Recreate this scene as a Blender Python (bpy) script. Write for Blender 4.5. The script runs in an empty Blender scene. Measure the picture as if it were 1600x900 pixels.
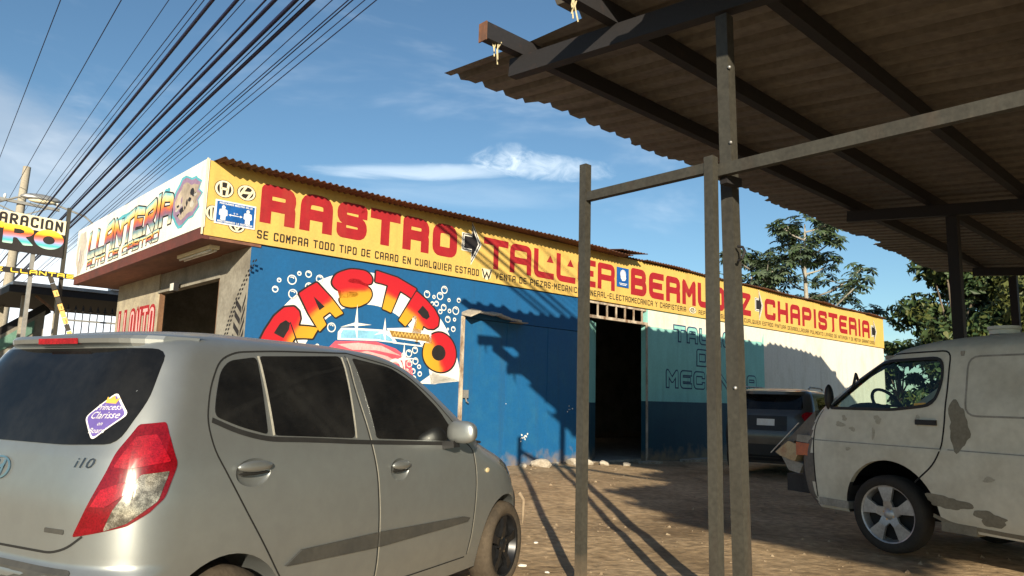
import bpy, bmesh, math, random
from math import sin, cos, pi, radians
from mathutils import Vector, Matrix, noise
random.seed(7)
SC = bpy.context.scene
COL = SC.collection

# ------------------------------------------------------------------ camera, sky, sun, exposure
F_PX, PITCH, ROLL, CAM_H = 1150.0, radians(8.5), radians(1.5), 1.3
cd = bpy.data.cameras.new('camera'); cam = bpy.data.objects.new('camera', cd); COL.objects.link(cam)
cd.sensor_width = 36.0; cd.lens = F_PX/1600*36.0; cd.clip_start = 0.05; cd.clip_end = 5000
fw = Vector((0, cos(PITCH), sin(PITCH))); r0 = Vector((1, 0, 0)); u0 = Vector((0, -sin(PITCH), cos(PITCH)))
rt = r0*cos(ROLL) + u0*sin(ROLL); up = u0*cos(ROLL) - r0*sin(ROLL)
cam.matrix_world = Matrix(((rt.x, up.x, -fw.x, 0), (rt.y, up.y, -fw.y, 0), (rt.z, up.z, -fw.z, CAM_H), (0, 0, 0, 1)))
SC.camera = cam

SUN_EL, SHADOW_AZ = radians(15.7), radians(-2.0)
SUN_STRENGTH, SKY_STRENGTH, EXPOSURE = 5.0, 0.073, 0.75
wd = bpy.data.worlds.new('World'); SC.world = wd; wd.use_nodes = True
nt = wd.node_tree; nt.nodes.clear(); L = nt.links.new
def wn(t, **k):
    n = nt.nodes.new(t)
    for a, v in k.items(): setattr(n, a, v)
    return n
def wmath(op, a, b=None, c=None):
    n = wn('ShaderNodeMath', operation=op)
    for i, v in enumerate((a, b, c)):
        if v is None: continue
        if isinstance(v, (int, float)): n.inputs[i].default_value = v
        else: L(v, n.inputs[i])
    return n.outputs[0]
sky = wn('ShaderNodeTexSky', sky_type='NISHITA'); sky.sun_disc = False
sky.sun_elevation = SUN_EL; sky.sun_rotation = radians(178); sky.air_density = 1.0; sky.dust_density = 0.25; sky.ozone_density = 3.0
tc = wn('ShaderNodeTexCoord'); sp = wn('ShaderNodeSeparateXYZ'); L(tc.outputs['Generated'], sp.inputs[0])
azm = wmath('MULTIPLY', wmath('ARCTAN2', sp.outputs[0], sp.outputs[1]), 180/pi)
elv = wmath('MULTIPLY', wmath('ARCSINE', sp.outputs[2]), 180/pi)
cmb = wn('ShaderNodeCombineXYZ'); L(azm, cmb.inputs[0]); L(elv, cmb.inputs[1])
def cloud_noise(sx, sy, scale, detail, dist, off=(0, 0, 0), rot=0.0):
    m = wn('ShaderNodeMapping'); L(cmb.outputs[0], m.inputs[0]); m.inputs['Scale'].default_value = (sx, sy, 1); m.inputs['Location'].default_value = off
    m.inputs['Rotation'].default_value = (0, 0, rot)
    n = wn('ShaderNodeTexNoise'); L(m.outputs[0], n.inputs['Vector']); n.inputs['Scale'].default_value = scale
    n.inputs['Detail'].default_value = detail; n.inputs['Distortion'].default_value = dist; n.inputs['Roughness'].default_value = 0.62
    return n.outputs[0]
def blob(a0, e0, wa, we, slope=0.0):
    da = wmath('SUBTRACT', azm, a0); de = wmath('SUBTRACT', wmath('SUBTRACT', elv, e0), wmath('MULTIPLY', da, slope))
    q = wmath('ADD', wmath('POWER', wmath('ABSOLUTE', wmath('DIVIDE', da, wa)), 2.0), wmath('POWER', wmath('ABSOLUTE', wmath('DIVIDE', de, we)), 2.0))
    return wmath('MAXIMUM', wmath('SUBTRACT', 1.0, q), 0.0)
def sstep(v, a, b):
    n = wn('ShaderNodeMapRange'); n.interpolation_type = 'SMOOTHSTEP'; L(v, n.inputs[0]); n.inputs[1].default_value = a; n.inputs[2].default_value = b
    return n.outputs[0]
n1 = cloud_noise(0.10, 0.55, 1.0, 7, 0.8, rot=0.10); n2 = cloud_noise(0.05, 0.16, 1.0, 5, 0.4, (3, 1, 0)); n3 = cloud_noise(0.20, 0.75, 1.0, 8, 1.0, (9, 4, 0), rot=.12)
n4 = cloud_noise(0.45, 0.8, 1.0, 8, 1.6, (2, 7, 0), rot=-.5)
def shaped(bl, nz, amp, lo, hi, k): return wmath('MULTIPLY', wmath('MULTIPLY', sstep(wmath('ADD', bl, wmath('MULTIPLY', wmath('SUBTRACT', nz, .5), amp)), lo, hi), sstep(bl, 0.0, .35)), k)
wisp = shaped(blob(2.2, 17.9, 7.0, 1.25, -.07), n4, 1.5, .1, 1.3, .55)
knob = shaped(blob(-.9, 18.6, 2.6, 1.25, .10), n4, 2.0, .15, 1.6, .45)
tail = shaped(blob(-8.0, 17.1, 10.0, .8, .05), n1, 1.4, .1, 1.2, .50)
streak = shaped(blob(-3.0, 15.6, 16.0, 1.6, .0), n1, 1.5, .2, 1.4, .16)
bank = wmath('MULTIPLY', sstep(wmath('ADD', blob(-41.0, 14.0, 19.0, 7.5, -.12), wmath('MULTIPLY', wmath('SUBTRACT', n2, .5), 0.9)), .12, .75), 0.48)
low = wmath('MULTIPLY', sstep(wmath('ADD', blob(-40.0, 3.0, 34.0, 8.0, 0), wmath('MULTIPLY', wmath('SUBTRACT', n2, .5), 1.2)), .0, .9), 0.95)
white = wmath('MINIMUM', wmath('ADD', wmath('ADD', wisp, knob), wmath('ADD', tail, streak)), 0.92)
mixA = wn('ShaderNodeMix', data_type='RGBA'); L(bank, mixA.inputs[0]); mixA.inputs[7].default_value = (5.6, 6.2, 6.9, 1)
mixB = wn('ShaderNodeMix', data_type='RGBA'); L(low, mixB.inputs[0]); L(mixA.outputs[2], mixB.inputs[6]); mixB.inputs[7].default_value = (11.5, 12, 12.4, 1)
mixC = wn('ShaderNodeMix', data_type='RGBA'); L(white, mixC.inputs[0]); L(mixB.outputs[2], mixC.inputs[6]); mixC.inputs[7].default_value = (9.5, 10.6, 11.3, 1)
tint = wn('ShaderNodeMix', data_type='RGBA', blend_type='MULTIPLY'); tint.inputs[0].default_value = 1.0
L(sky.outputs[0], tint.inputs[6]); tint.inputs[7].default_value = (0.96, 1.08, 1.06, 1); L(tint.outputs[2], mixA.inputs[6])
bg = wn('ShaderNodeBackground'); bg.inputs[1].default_value = SKY_STRENGTH; L(mixC.outputs[2], bg.inputs[0])
wo = wn('ShaderNodeOutputWorld'); L(bg.outputs[0], wo.inputs[0])

sl = bpy.data.lights.new('sun', 'SUN'); sl.energy = SUN_STRENGTH; sl.angle = radians(0.5); sl.color = (1.0, 0.87, 0.65)
so = bpy.data.objects.new('sun', sl); COL.objects.link(so)
sdir = Vector((sin(SHADOW_AZ)*cos(SUN_EL), cos(SHADOW_AZ)*cos(SUN_EL), -sin(SUN_EL)))
so.rotation_euler = sdir.to_track_quat('-Z', 'Y').to_euler(); so.location = (0, -30, 20)
vs = SC.view_settings; vs.view_transform = 'Standard'; vs.look = 'None'; vs.exposure = EXPOSURE; vs.gamma = 1.0; vs.use_curve_mapping = False
SC.render.engine = 'CYCLES'; SC.cycles.max_bounces = 6; SC.cycles.use_denoising = True

# ------------------------------------------------------------------ helpers
M = {}
def mat(name, col, rough=.6, metal=0.0, spec=.4, col2=None, nscale=6.0, lo=.4, hi=.65, stretch=(1, 1, 1), bump=0.0, bscale=40.0, coat=0.0, fine=.12, detail=8, rvar=0.0, coord='Object'):
    """base colour broken by a second colour through a noise mask, plus fine mottling and an optional bump"""
    m = bpy.data.materials.new(name); m.use_nodes = True; t = m.node_tree; b = t.nodes['Principled BSDF']; K = t.links.new
    b.inputs['Roughness'].default_value = rough; b.inputs['Metallic'].default_value = metal
    b.inputs['Specular IOR Level'].default_value = spec; b.inputs['Coat Weight'].default_value = coat; b.inputs['Coat Roughness'].default_value = .08
    co = t.nodes.new('ShaderNodeTexCoord'); mp = t.nodes.new('ShaderNodeMapping'); K(co.outputs[coord], mp.inputs[0]); mp.inputs['Scale'].default_value = stretch
    n = t.nodes.new('ShaderNodeTexNoise'); K(mp.outputs[0], n.inputs['Vector']); n.inputs['Scale'].default_value = nscale; n.inputs['Detail'].default_value = detail; n.inputs['Roughness'].default_value = .65
    r = t.nodes.new('ShaderNodeMapRange'); K(n.outputs[0], r.inputs[0]); r.inputs[1].default_value = lo; r.inputs[2].default_value = hi
    mx = t.nodes.new('ShaderNodeMix'); mx.data_type = 'RGBA'; K(r.outputs[0], mx.inputs[0])
    c2 = col2 or tuple(c*.75 for c in col)
    mx.inputs[6].default_value = (*col, 1); mx.inputs[7].default_value = (*c2, 1)
    f = t.nodes.new('ShaderNodeTexNoise'); K(co.outputs[coord], f.inputs['Vector']); f.inputs['Scale'].default_value = nscale*9; f.inputs['Detail'].default_value = 4
    fr = t.nodes.new('ShaderNodeMapRange'); K(f.outputs[0], fr.inputs[0]); fr.inputs[1].default_value = .3; fr.inputs[2].default_value = .7; fr.inputs[3].default_value = 1-fine; fr.inputs[4].default_value = 1+fine
    ml = t.nodes.new('ShaderNodeMix'); ml.data_type = 'RGBA'; ml.blend_type = 'MULTIPLY'; ml.inputs[0].default_value = 1.0
    K(mx.outputs[2], ml.inputs[6]); K(fr.outputs[0], ml.inputs[7]); K(ml.outputs[2], b.inputs['Base Color'])
    if rvar:
        rr = t.nodes.new('ShaderNodeMapRange'); K(n.outputs[0], rr.inputs[0]); rr.inputs[1].default_value = .3; rr.inputs[2].default_value = .7; rr.inputs[3].default_value = max(.02, rough-rvar); rr.inputs[4].default_value = min(1, rough+rvar)
        K(rr.outputs[0], b.inputs['Roughness'])
    if bump:
        bn = t.nodes.new('ShaderNodeTexNoise'); K(co.outputs[coord], bn.inputs['Vector']); bn.inputs['Scale'].default_value = bscale; bn.inputs['Detail'].default_value = 6
        bp = t.nodes.new('ShaderNodeBump'); bp.inputs['Strength'].default_value = bump; bp.inputs['Distance'].default_value = .02; K(bn.outputs[0], bp.inputs['Height']); K(bp.outputs[0], b.inputs['Normal'])
    M[name] = m
    return m
def ramp_mat(name, stops, axis=1, rough=.55, wear=.25):
    """paint that runs through several colours across each letter (uses the letter's own UV)"""
    m = mat(name, (1, 1, 1), rough); t = m.node_tree; K = t.links.new; b = t.nodes['Principled BSDF']
    uv = t.nodes.new('ShaderNodeUVMap'); s = t.nodes.new('ShaderNodeSeparateXYZ'); K(uv.outputs[0], s.inputs[0])
    wob = t.nodes.new('ShaderNodeTexNoise'); wob.inputs['Scale'].default_value = 3.0; K(uv.outputs[0], wob.inputs['Vector'])
    ad = t.nodes.new('ShaderNodeMath'); ad.operation = 'MULTIPLY_ADD'; K(wob.outputs[0], ad.inputs[0]); ad.inputs[1].default_value = wear; K(s.outputs[axis], ad.inputs[2])
    sb = t.nodes.new('ShaderNodeMath'); sb.operation = 'SUBTRACT'; K(ad.outputs[0], sb.inputs[0]); sb.inputs[1].default_value = wear*.5
    cr = t.nodes.new('ShaderNodeValToRGB'); K(sb.outputs[0], cr.inputs[0]); e = cr.color_ramp.elements
    while len(e) < len(stops): e.new(.5)
    for i, (p, c) in enumerate(stops): e[i].position = p; e[i].color = (*c, 1)
    K(cr.outputs[0], b.inputs['Base Color'])
    return m

class MB:
    """collects polygons (with material slots and UVs) and links them as ONE mesh object"""
    def __init__(s): s.v, s.f, s.m, s.uv = [], [], [], []
    def poly(s, pts, mi=0, uv=None):
        i = len(s.v); s.v += [tuple(p) for p in pts]; s.f.append(tuple(range(i, i+len(pts)))); s.m.append(mi); s.uv.append(uv)
    def add(s, vs, fs, mi=0):
        i = len(s.v); s.v += [tuple(p) for p in vs]
        for f in fs: s.f.append(tuple(i+k for k in f)); s.m.append(mi); s.uv.append(None)
    def box(s, a, b, mi=0):
        x0, y0, z0 = a; x1, y1, z1 = b
        s.add([(x0, y0, z0), (x1, y0, z0), (x1, y1, z0), (x0, y1, z0), (x0, y0, z1), (x1, y0, z1), (x1, y1, z1), (x0, y1, z1)],
              [(3, 2, 1, 0), (4, 5, 6, 7), (0, 1, 5, 4), (1, 2, 6, 5), (2, 3, 7, 6), (3, 0, 4, 7)], mi)
    def prism(s, poly, fn0, fn1, mi=0):
        n = len(poly); a = [fn0(*p) for p in poly]; b = [fn1(*p) for p in poly]
        s.add(a+b, [tuple(range(n))[::-1], tuple(range(n, 2*n))]+[(i, (i+1) % n, n+(i+1) % n, n+i) for i in range(n)], mi)
    def bar(s, a, b, w, h, mi=0, upv=(0, 0, 1)):
        a, b = Vector(a), Vector(b); d = (b-a).normalized(); x = d.cross(Vector(upv))
        if x.length < 1e-4: x = d.cross(Vector((1, 0, 0)))
        x.normalize(); y = x.cross(d).normalized()
        q = [(-w/2, -h/2), (w/2, -h/2), (w/2, h/2), (-w/2, h/2)]
        s.add([a+x*i+y*j for i, j in q]+[b+x*i+y*j for i, j in q], [(3, 2, 1, 0), (4, 5, 6, 7), (0, 1, 5, 4), (1, 2, 6, 5), (2, 3, 7, 6), (3, 0, 4, 7)], mi)
    def tube(s, pts, rad, n=8, mi=0, caps=True):
        pts = [Vector(p) for p in pts]; rr = rad if isinstance(rad, (list, tuple)) else [rad]*len(pts); base = len(s.v); px = None
        for i, p in enumerate(pts):
            d = (pts[min(i+1, len(pts)-1)]-pts[max(i-1, 0)]).normalized()
            x = px - d*px.dot(d) if px is not None else d.cross(Vector((0, 0, 1)))
            if x.length < 1e-3: x = d.cross(Vector((0, 1, 0)))
            x.normalize(); px = x; y = d.cross(x)
            s.v += [tuple(p+x*(rr[i]*cos(2*pi*k/n))+y*(rr[i]*sin(2*pi*k/n))) for k in range(n)]
        def F(f): s.f.append(f); s.m.append(mi); s.uv.append(None)
        for i in range(len(pts)-1):
            for k in range(n): F((base+i*n+k, base+i*n+(k+1) % n, base+(i+1)*n+(k+1) % n, base+(i+1)*n+k))
        if caps: F(tuple(base+k for k in range(n))[::-1]); F(tuple(base+(len(pts)-1)*n+k for k in range(n)))
    def lathe(s, prof, axis_pt, n=32, mi=0, axis='y'):
        base = len(s.v); ax = Vector(axis_pt)
        for r, h in prof:
            for k in range(n):
                a = 2*pi*k/n
                o = {'y': (r*cos(a), h, r*sin(a)), 'z': (r*cos(a), r*sin(a), h), 'x': (h, r*cos(a), r*sin(a))}[axis]
                s.v.append(tuple(ax+Vector(o)))
        for i in range(len(prof)-1):
            for k in range(n):
                s.f.append((base+i*n+k, base+i*n+(k+1) % n, base+(i+1)*n+(k+1) % n, base+(i+1)*n+k)); s.m.append(mi); s.uv.append(None)
    def blob(s, c, r, mi=0, nu=12, nv=8, fn=None):
        base = len(s.v); c = Vector(c)
        for j in range(nv+1):
            for i in range(nu):
                a, b = 2*pi*i/nu, pi*j/nv-pi/2
                p = Vector((r[0]*cos(b)*cos(a), r[1]*cos(b)*sin(a), r[2]*sin(b)))
                s.v.append(tuple(c+(fn(p) if fn else p)))
        for j in range(nv):
            for i in range(nu):
                s.f.append((base+j*nu+i, base+j*nu+(i+1) % nu, base+(j+1)*nu+(i+1) % nu, base+(j+1)*nu+i)); s.m.append(mi); s.uv.append(None)
    def build(s, name, mats, parent=None, smooth=False, angle=None, loc=(0, 0, 0), rz=0.0, recalc=True):
        me = bpy.data.meshes.new(name); me.from_pydata(s.v, [], s.f)
        for m in (mats if isinstance(mats, (list, tuple)) else [mats]): me.materials.append(M[m] if isinstance(m, str) else m)
        for p, mi in zip(me.polygons, s.m): p.material_index = mi
        if any(u is not None for u in s.uv):
            ul = me.uv_layers.new(name='UVMap').data
            for p, u in zip(me.polygons, s.uv):
                for k, li in enumerate(p.loop_indices): ul[li].uv = u[k] if u else (0, 0)
        if recalc:
            bm = bmesh.new(); bm.from_mesh(me); bmesh.ops.recalc_face_normals(bm, faces=bm.faces); bm.to_mesh(me); bm.free()
        if smooth:
            for p in me.polygons: p.use_smooth = True
            if angle: me.set_sharp_from_angle(angle=radians(angle))
        o = bpy.data.objects.new(name, me); COL.objects.link(o); o.location = loc; o.rotation_euler = (0, 0, rz)
        if parent: o.parent = parent
        return o
def tag(o, label=None, cat=None, group=None, kind=None):
    for k, v in (('label', label), ('category', cat), ('group', group), ('kind', kind)):
        if v: o[k] = v
    return o
def thing(name, label, cat, loc=(0, 0, 0), rz=0.0, group=None):
    o = bpy.data.objects.new(name, None); COL.objects.link(o); o.location = loc; o.rotation_euler = (0, 0, rz); o.empty_display_size = .2
    return tag(o, label, cat, group)
# the yard frame: s runs along the workshop's long wall, d goes into the building, origin at the ground by the open doorway
YAW = radians(43); BP = Vector((3.082, 16.71, 0)); U = Vector((cos(YAW), sin(YAW), 0)); NV = Vector((-sin(YAW), cos(YAW), 0))
def W(s, d, z=0.0): return BP+U*s+NV*d+Vector((0, 0, z))
def yard(name, label, cat, s, d, z=0.0, group=None): return thing(name, label, cat, W(s, d, z), YAW, group)
def hump(z): return z

# ------------------------------------------------------------------ painted lettering: strokes with rounded corners
G = {
 'A': [[(0, 0), (0, 1), (1, 1), (1, 0)], [(0, .42), (1, .42)]],
 'B': [[(0, 0, 0), (0, 1, 0), (.95, 1), (.95, .54), (.0, .54, 0)], [(0, .5), (1, .5), (1, 0), (0, 0, 0)]],
 'C': [[(1, .85), (1, 1), (0, 1), (0, 0), (1, 0), (1, .15)]],
 'D': [[(0, 0, 0), (0, 1, 0), (1, 1), (1, 0), (-.02, 0, 0)]],
 'E': [[(1, 1), (0, 1), (0, 0), (1, 0)], [(0, .5), (.85, .5)]],
 'F': [[(1, 1), (0, 1), (0, 0)], [(0, .5), (.85, .5)]],
 'G': [[(1, .8), (1, 1), (0, 1), (0, 0), (1, 0), (1, .48), (.5, .48)]],
 'H': [[(0, 0), (0, 1)], [(1, 0), (1, 1)], [(0, .5), (1, .5)]],
 'I': [[(.5, 0), (.5, 1)]],
 'J': [[(1, 1), (1, 0), (0, 0), (0, .3)]],
 'L': [[(0, 1), (0, 0), (1, 0)]],
 'M': [[(0, 0), (0, 1, 0), (.5, .4, 0), (1, 1, 0), (1, 0)]],
 'N': [[(0, 0), (0, 1, 0), (1, 0, 0), (1, 1)]],
 'O': [[(.5, 0), (0, 0), (0, 1), (1, 1), (1, 0), (.48, 0)]],
 'P': [[(0, 0), (0, 1, 0), (1, 1), (1, .45), (0, .45)]],
 'Q': [[(.5, 0), (0, 0), (0, 1), (1, 1), (1, 0), (.48, 0)], [(.6, .3), (1.05, -.1)]],
 'R': [[(0, 0), (0, 1, 0), (1, 1), (1, .45), (0, .45)], [(.95, .47), (1, .36), (1, 0)]],
 'r': [[(0, 0), (0, 1, 0), (1, 1), (1, .46), (0, .46, 0)], [(.42, .46), (1, 0)]],
 'S': [[(1, .85), (1, 1), (0, 1), (0, .52), (1, .48), (1, 0), (0, 0), (0, .15)]],
 'T': [[(-.05, 1), (1.05, 1)], [(.5, 1), (.5, 0)]],
 'U': [[(0, 1), (0, 0), (1, 0), (1, 1)]],
 'V': [[(0, 1), (.5, 0, 0), (1, 1)]],
 'W': [[(0, 1), (.25, 0, 0), (.5, .8, 0), (.75, 0, 0), (1, 1)]],
 'X': [[(0, 0), (1, 1)], [(0, 1), (1, 0)]],
 'Y': [[(0, 1), (.5, .5), (1, 1)], [(.5, .5), (.5, 0)]],
 'Z': [[(0, 1), (1, 1, 0), (0, 0, 0), (1, 0)]],
 '1': [[(.2, .8), (.6, 1, 0), (.6, 0)]], '2': [[(0, .8), (0, 1), (1, 1), (1, .5), (0, 0, 0), (1, 0)]],
 '.': [[(.42, .42), (.58, .42)]], '-': [[(.1, .5), (.9, .5)]], '+': [[(.1, .5), (.9, .5)], [(.5, .2), (.5, .8)]],
}
NARROW = {'I': .30, '1': .5, '.': .3, ' ': .55, '-': .6, 'J': .8}
def round_path(pts, r):
    P = [Vector((p[0], p[1])) for p in pts]; out = [P[0]]
    for i in range(1, len(P)-1):
        rr = r*(0.12 if len(pts[i]) > 2 else 1.0)
        a, b, c = P[i-1], P[i], P[i+1]; la, lc = (a-b).length, (c-b).length; q = min(rr, la*.48, lc*.48)
        s, e = b+(a-b).normalized()*q, b+(c-b).normalized()*q
        for k in range(5):
            t = k/4; out.append(s*(1-t)**2+b*2*t*(1-t)+e*t*t)
    out.append(P[-1]); return out
def smooth_poly(pts, r=.03, closed=True):
    out = []; n = len(pts)
    for i in range(n):
        b = Vector(pts[i][:2]); rr = r*(pts[i][2] if len(pts[i]) > 2 else 1)
        if not closed and i in (0, n-1): out.append(tuple(b)); continue
        a, c = Vector(pts[i-1][:2]), Vector(pts[(i+1) % n][:2]); q = min(rr, (a-b).length*.45, (c-b).length*.45)
        s, e = b+(a-b).normalized()*q, b+(c-b).normalized()*q
        for k in range(5): t = k/4; out.append(tuple(s*(1-t)**2+b*2*t*(1-t)+e*t*t))
    return out
def stroke(path, w):
    n = len(path); Lf, Rt = [], []
    for i, p in enumerate(path):
        d0 = (path[i]-path[i-1]).normalized() if i else None; d1 = (path[i+1]-path[i]).normalized() if i < n-1 else None
        if d0 is None: d0 = d1
        if d1 is None: d1 = d0
        a = Vector((-d0.y, d0.x)); b = Vector((-d1.y, d1.x)); m = a+b
        m = m/max(m.dot(m)/2, .35) if m.length > 1e-6 else a
        Lf.append(p+m*(w/2)); Rt.append(p-m*(w/2))
    return [(Lf[i], Rt[i], Rt[i+1], Lf[i+1]) for i in range(n-1)]
def glyph(mb, ch, x, w, h, sw, fn, mi=0, grow=0.0, lay=0, rr=1.1):
    bw, bh = w-sw, h-sw
    qi = 0
    for k, pl in enumerate(G.get(ch, [])):
        pts = [(x+sw/2+p[0]*bw, sw/2+p[1]*bh) + tuple(p[2:]) for p in pl]
        path = round_path(pts, sw*rr)
        if grow and len(path) > 1:
            path[0] = path[0]+(path[0]-path[1]).normalized()*grow; path[-1] = path[-1]+(path[-1]-path[-2]).normalized()*grow
        # run on half a stroke width at each end so that ends are square with the box
        path[0] = path[0]+(path[0]-path[1]).normalized()*sw*.5; path[-1] = path[-1]+(path[-1]-path[-2]).normalized()*sw*.5
        for q in stroke(path, sw+2*grow):
            mb.poly([fn(p.x, p.y, lay+qi*.06) for p in q], mi, [((p.x-x)/w, p.y/h) for p in q]); qi += 1
def line_width(s, w, gap): return sum((NARROW.get(c, 1.0))*w+gap for c in s)-gap
def text(mb, s, width, h, swf, fn, mi=0, gapf=.22, grow=0.0, lay=0, x0=0.0, rr=1.1):
    """letters of height h filling exactly the given width; swf = stroke width / height"""
    units = sum(NARROW.get(c, 1.0) for c in s)+gapf*(len(s)-1); w = width/units; x = x0
    for c in s:
        cw = w*NARROW.get(c, 1.0)
        if c != ' ': glyph(mb, c, x, max(cw, h*swf*1.02), h, h*swf, fn, mi, grow, lay, rr)
        x += cw+gapf*w
def typeset(mb, s, fn, size, mi=0, align='CENTER', shear=0.0):
    """letters in Blender's own built-in face, mapped by fn(x, y)"""
    cu = bpy.data.curves.new('face', 'FONT'); cu.body = s; cu.size = size; cu.align_x = align; cu.shear = shear; cu.resolution_u = 2
    o = bpy.data.objects.new('face', cu); COL.objects.link(o); bpy.context.view_layer.update()
    me = o.evaluated_get(bpy.context.evaluated_depsgraph_get()).to_mesh()
    mb.add([fn(v.co.x, v.co.y) for v in me.vertices], [tuple(p.vertices) for p in me.polygons], mi)
    bpy.data.objects.remove(o); bpy.data.curves.remove(cu)
def wallfn(s0, z0, d=-.003, gap=.0006, slope=0.0):
    return lambda x, y, k=0: (s0+x, d-gap*k, z0+y+slope*x)
def ring(mb, c, r, t, fn, mi=0, n=20, k=0, a0=0.0, a1=2*pi, ry=1.0):
    for i in range(n):
        a, b = a0+(a1-a0)*i/n, a0+(a1-a0)*(i+1)/n
        mb.poly([fn(c[0]+(r)*cos(a), c[1]+r*ry*sin(a), k), fn(c[0]+r*cos(b), c[1]+r*ry*sin(b), k), fn(c[0]+(r-t)*cos(b), c[1]+(r-t)*ry*sin(b), k), fn(c[0]+(r-t)*cos(a), c[1]+(r-t)*ry*sin(a), k)], mi)
def disc(mb, c, rx, ry, fn, mi=0, n=24, k=0):
    mb.poly([fn(c[0]+rx*cos(2*pi*i/n), c[1]+ry*sin(2*pi*i/n), k) for i in range(n)], mi)

# ------------------------------------------------------------------ materials
def weather(name, splash=None, zmax=.5, streak=None, amt=.5):
    """dried mud thrown up along the foot of a wall, and rusty runs below its top edge"""
    m = M[name]; t = m.node_tree; K = t.links.new; b = t.nodes['Principled BSDF']; src = b.inputs['Base Color'].links[0].from_socket
    co = t.nodes.new('ShaderNodeTexCoord')
    def mixin(fac, col):
        nonlocal src
        mx = t.nodes.new('ShaderNodeMix'); mx.data_type = 'RGBA'; K(fac, mx.inputs[0]); K(src, mx.inputs[6]); mx.inputs[7].default_value = (*col, 1); src = mx.outputs[2]
    def mth(op, a, c):
        n = t.nodes.new('ShaderNodeMath'); n.operation = op
        for i, v in enumerate((a, c)):
            if isinstance(v, (int, float)): n.inputs[i].default_value = v
            else: K(v, n.inputs[i])
        return n.outputs[0]
    def rng_(v, a, c, o0=0.0, o1=1.0):
        n = t.nodes.new('ShaderNodeMapRange'); K(v, n.inputs[0]); n.inputs[1].default_value = a; n.inputs[2].default_value = c; n.inputs[3].default_value = o0; n.inputs[4].default_value = o1; return n.outputs[0]
    def nz(scale, st, det=6):
        mp = t.nodes.new('ShaderNodeMapping'); K(co.outputs['Object'], mp.inputs[0]); mp.inputs['Scale'].default_value = st
        n = t.nodes.new('ShaderNodeTexNoise'); n.inputs['Scale'].default_value = scale; n.inputs['Detail'].default_value = det; K(mp.outputs[0], n.inputs['Vector']); return n.outputs[0]
    if splash:
        sx = t.nodes.new('ShaderNodeSeparateXYZ'); K(co.outputs['Object'], sx.inputs[0])
        h = rng_(sx.outputs[2], 0.0, zmax, 1.0, 0.0); mixin(mth('MULTIPLY', rng_(mth('ADD', h, mth('MULTIPLY', mth('SUBTRACT', nz(5, (1, 1, 1)), .5), 1.6)), .35, 1.0), .75), splash)
    if streak: mixin(mth('MULTIPLY', rng_(nz(3.2, (1.6, 1.6, .12)), .55, .78), amt), streak)
    K(src, b.inputs['Base Color'])
mat('dirt', (.47, .345, .215), .95, spec=.1, col2=(.33, .235, .14), nscale=1.3, lo=.38, hi=.68, bump=.9, bscale=9, fine=.3)
mat('asphalt', (.055, .052, .05), .9, spec=.2, nscale=3, fine=.25, bump=.3, bscale=80)
mat('yellow_paint', (.60, .405, .105), .7, col2=(.54, .36, .10), nscale=3, lo=.4, hi=.75, stretch=(1, 1, .5), bump=.06, bscale=12, fine=.06)
mat('red_paint', (.33, .013, .019), .6, col2=(.27, .011, .016), nscale=4, fine=.08)
mat('black_paint', (.018, .015, .016), .6, nscale=5)
mat('blue_wall', (.0075, .098, .265), .62, col2=(.009, .085, .22), nscale=2.2, lo=.35, hi=.7, stretch=(1, 1, .6), bump=.08, bscale=9, fine=.07)
mat('blue_door', (.009, .10, .265), .5, col2=(.016, .115, .26), nscale=3.5, lo=.45, hi=.7, bump=.12, bscale=5, fine=.07)
mat('teal_wall', (.25, .55, .52), .75, col2=(.22, .48, .45), nscale=2.5, stretch=(1, 1, .5), bump=.06, bscale=10, fine=.06)
mat('navy_wall', (.006, .050, .088), .6, col2=(.010, .065, .10), nscale=2.5, fine=.1)
mat('white_wall', (.66, .63, .57), .8, col2=(.50, .46, .39), nscale=1.6, lo=.5, hi=.78, stretch=(1, 1, .5), bump=.08, bscale=10, fine=.06)
mat('white_paint', (.80, .79, .76), .6, col2=(.70, .69, .64), nscale=4, fine=.04)
mat('cream_paint', (.78, .72, .52), .6, col2=(.68, .60, .42), nscale=4, fine=.05)
mat('grey_plaster', (.27, .255, .22), .85, col2=(.17, .155, .13), nscale=2.2, bump=.15, bscale=14)
mat('rust_sheet', (.20, .085, .045), .85, col2=(.075, .045, .035), nscale=2.0, lo=.35, hi=.65, stretch=(.6, 2.5, 1), fine=.2)
mat('canopy_sheet', (.165, .15, .13), .8, col2=(.10, .088, .075), nscale=1.5, lo=.35, hi=.7, stretch=(3, .35, 1), fine=.18)
mat('black_steel', (.016, .015, .017), .7, col2=(.05, .028, .02), nscale=5, lo=.6, hi=.8)
mat('post_steel', (.043, .041, .034), .6, col2=(.028, .025, .020), nscale=4, lo=.42, hi=.75, stretch=(1, 1, .35), bump=.1, bscale=30, fine=.2)
mat('red_board', (.13, .035, .028), .65, col2=(.08, .028, .024), nscale=3)
mat('soffit_board', (.22, .10, .065), .8, col2=(.09, .04, .03), nscale=1.8, lo=.35, hi=.7, stretch=(1, .3, 1), fine=.2)
mat('brown_wood', (.19, .10, .055), .7, col2=(.11, .06, .035), nscale=4, stretch=(4, 4, .5))
mat('dark_void', (.012, .011, .011), .9)
mat('concrete', (.42, .38, .32), .9, col2=(.28, .24, .19), nscale=4, bump=.4, bscale=20, fine=.2)
mat('pole_concrete', (.36, .33, .27), .9, col2=(.26, .23, .19), nscale=3, stretch=(1, 1, .3), fine=.15)
mat('galv', (.45, .46, .47), .45, metal=.6, col2=(.3, .3, .3), nscale=6)
mat('grey_metal', (.28, .28, .27), .5, metal=.3, nscale=6)
mat('cable_black', (.016, .022, .075), .6)
mat('sign_blue', (.012, .10, .36), .4, nscale=4)
mat('glow_white', (.72, .72, .68), .3)
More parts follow.
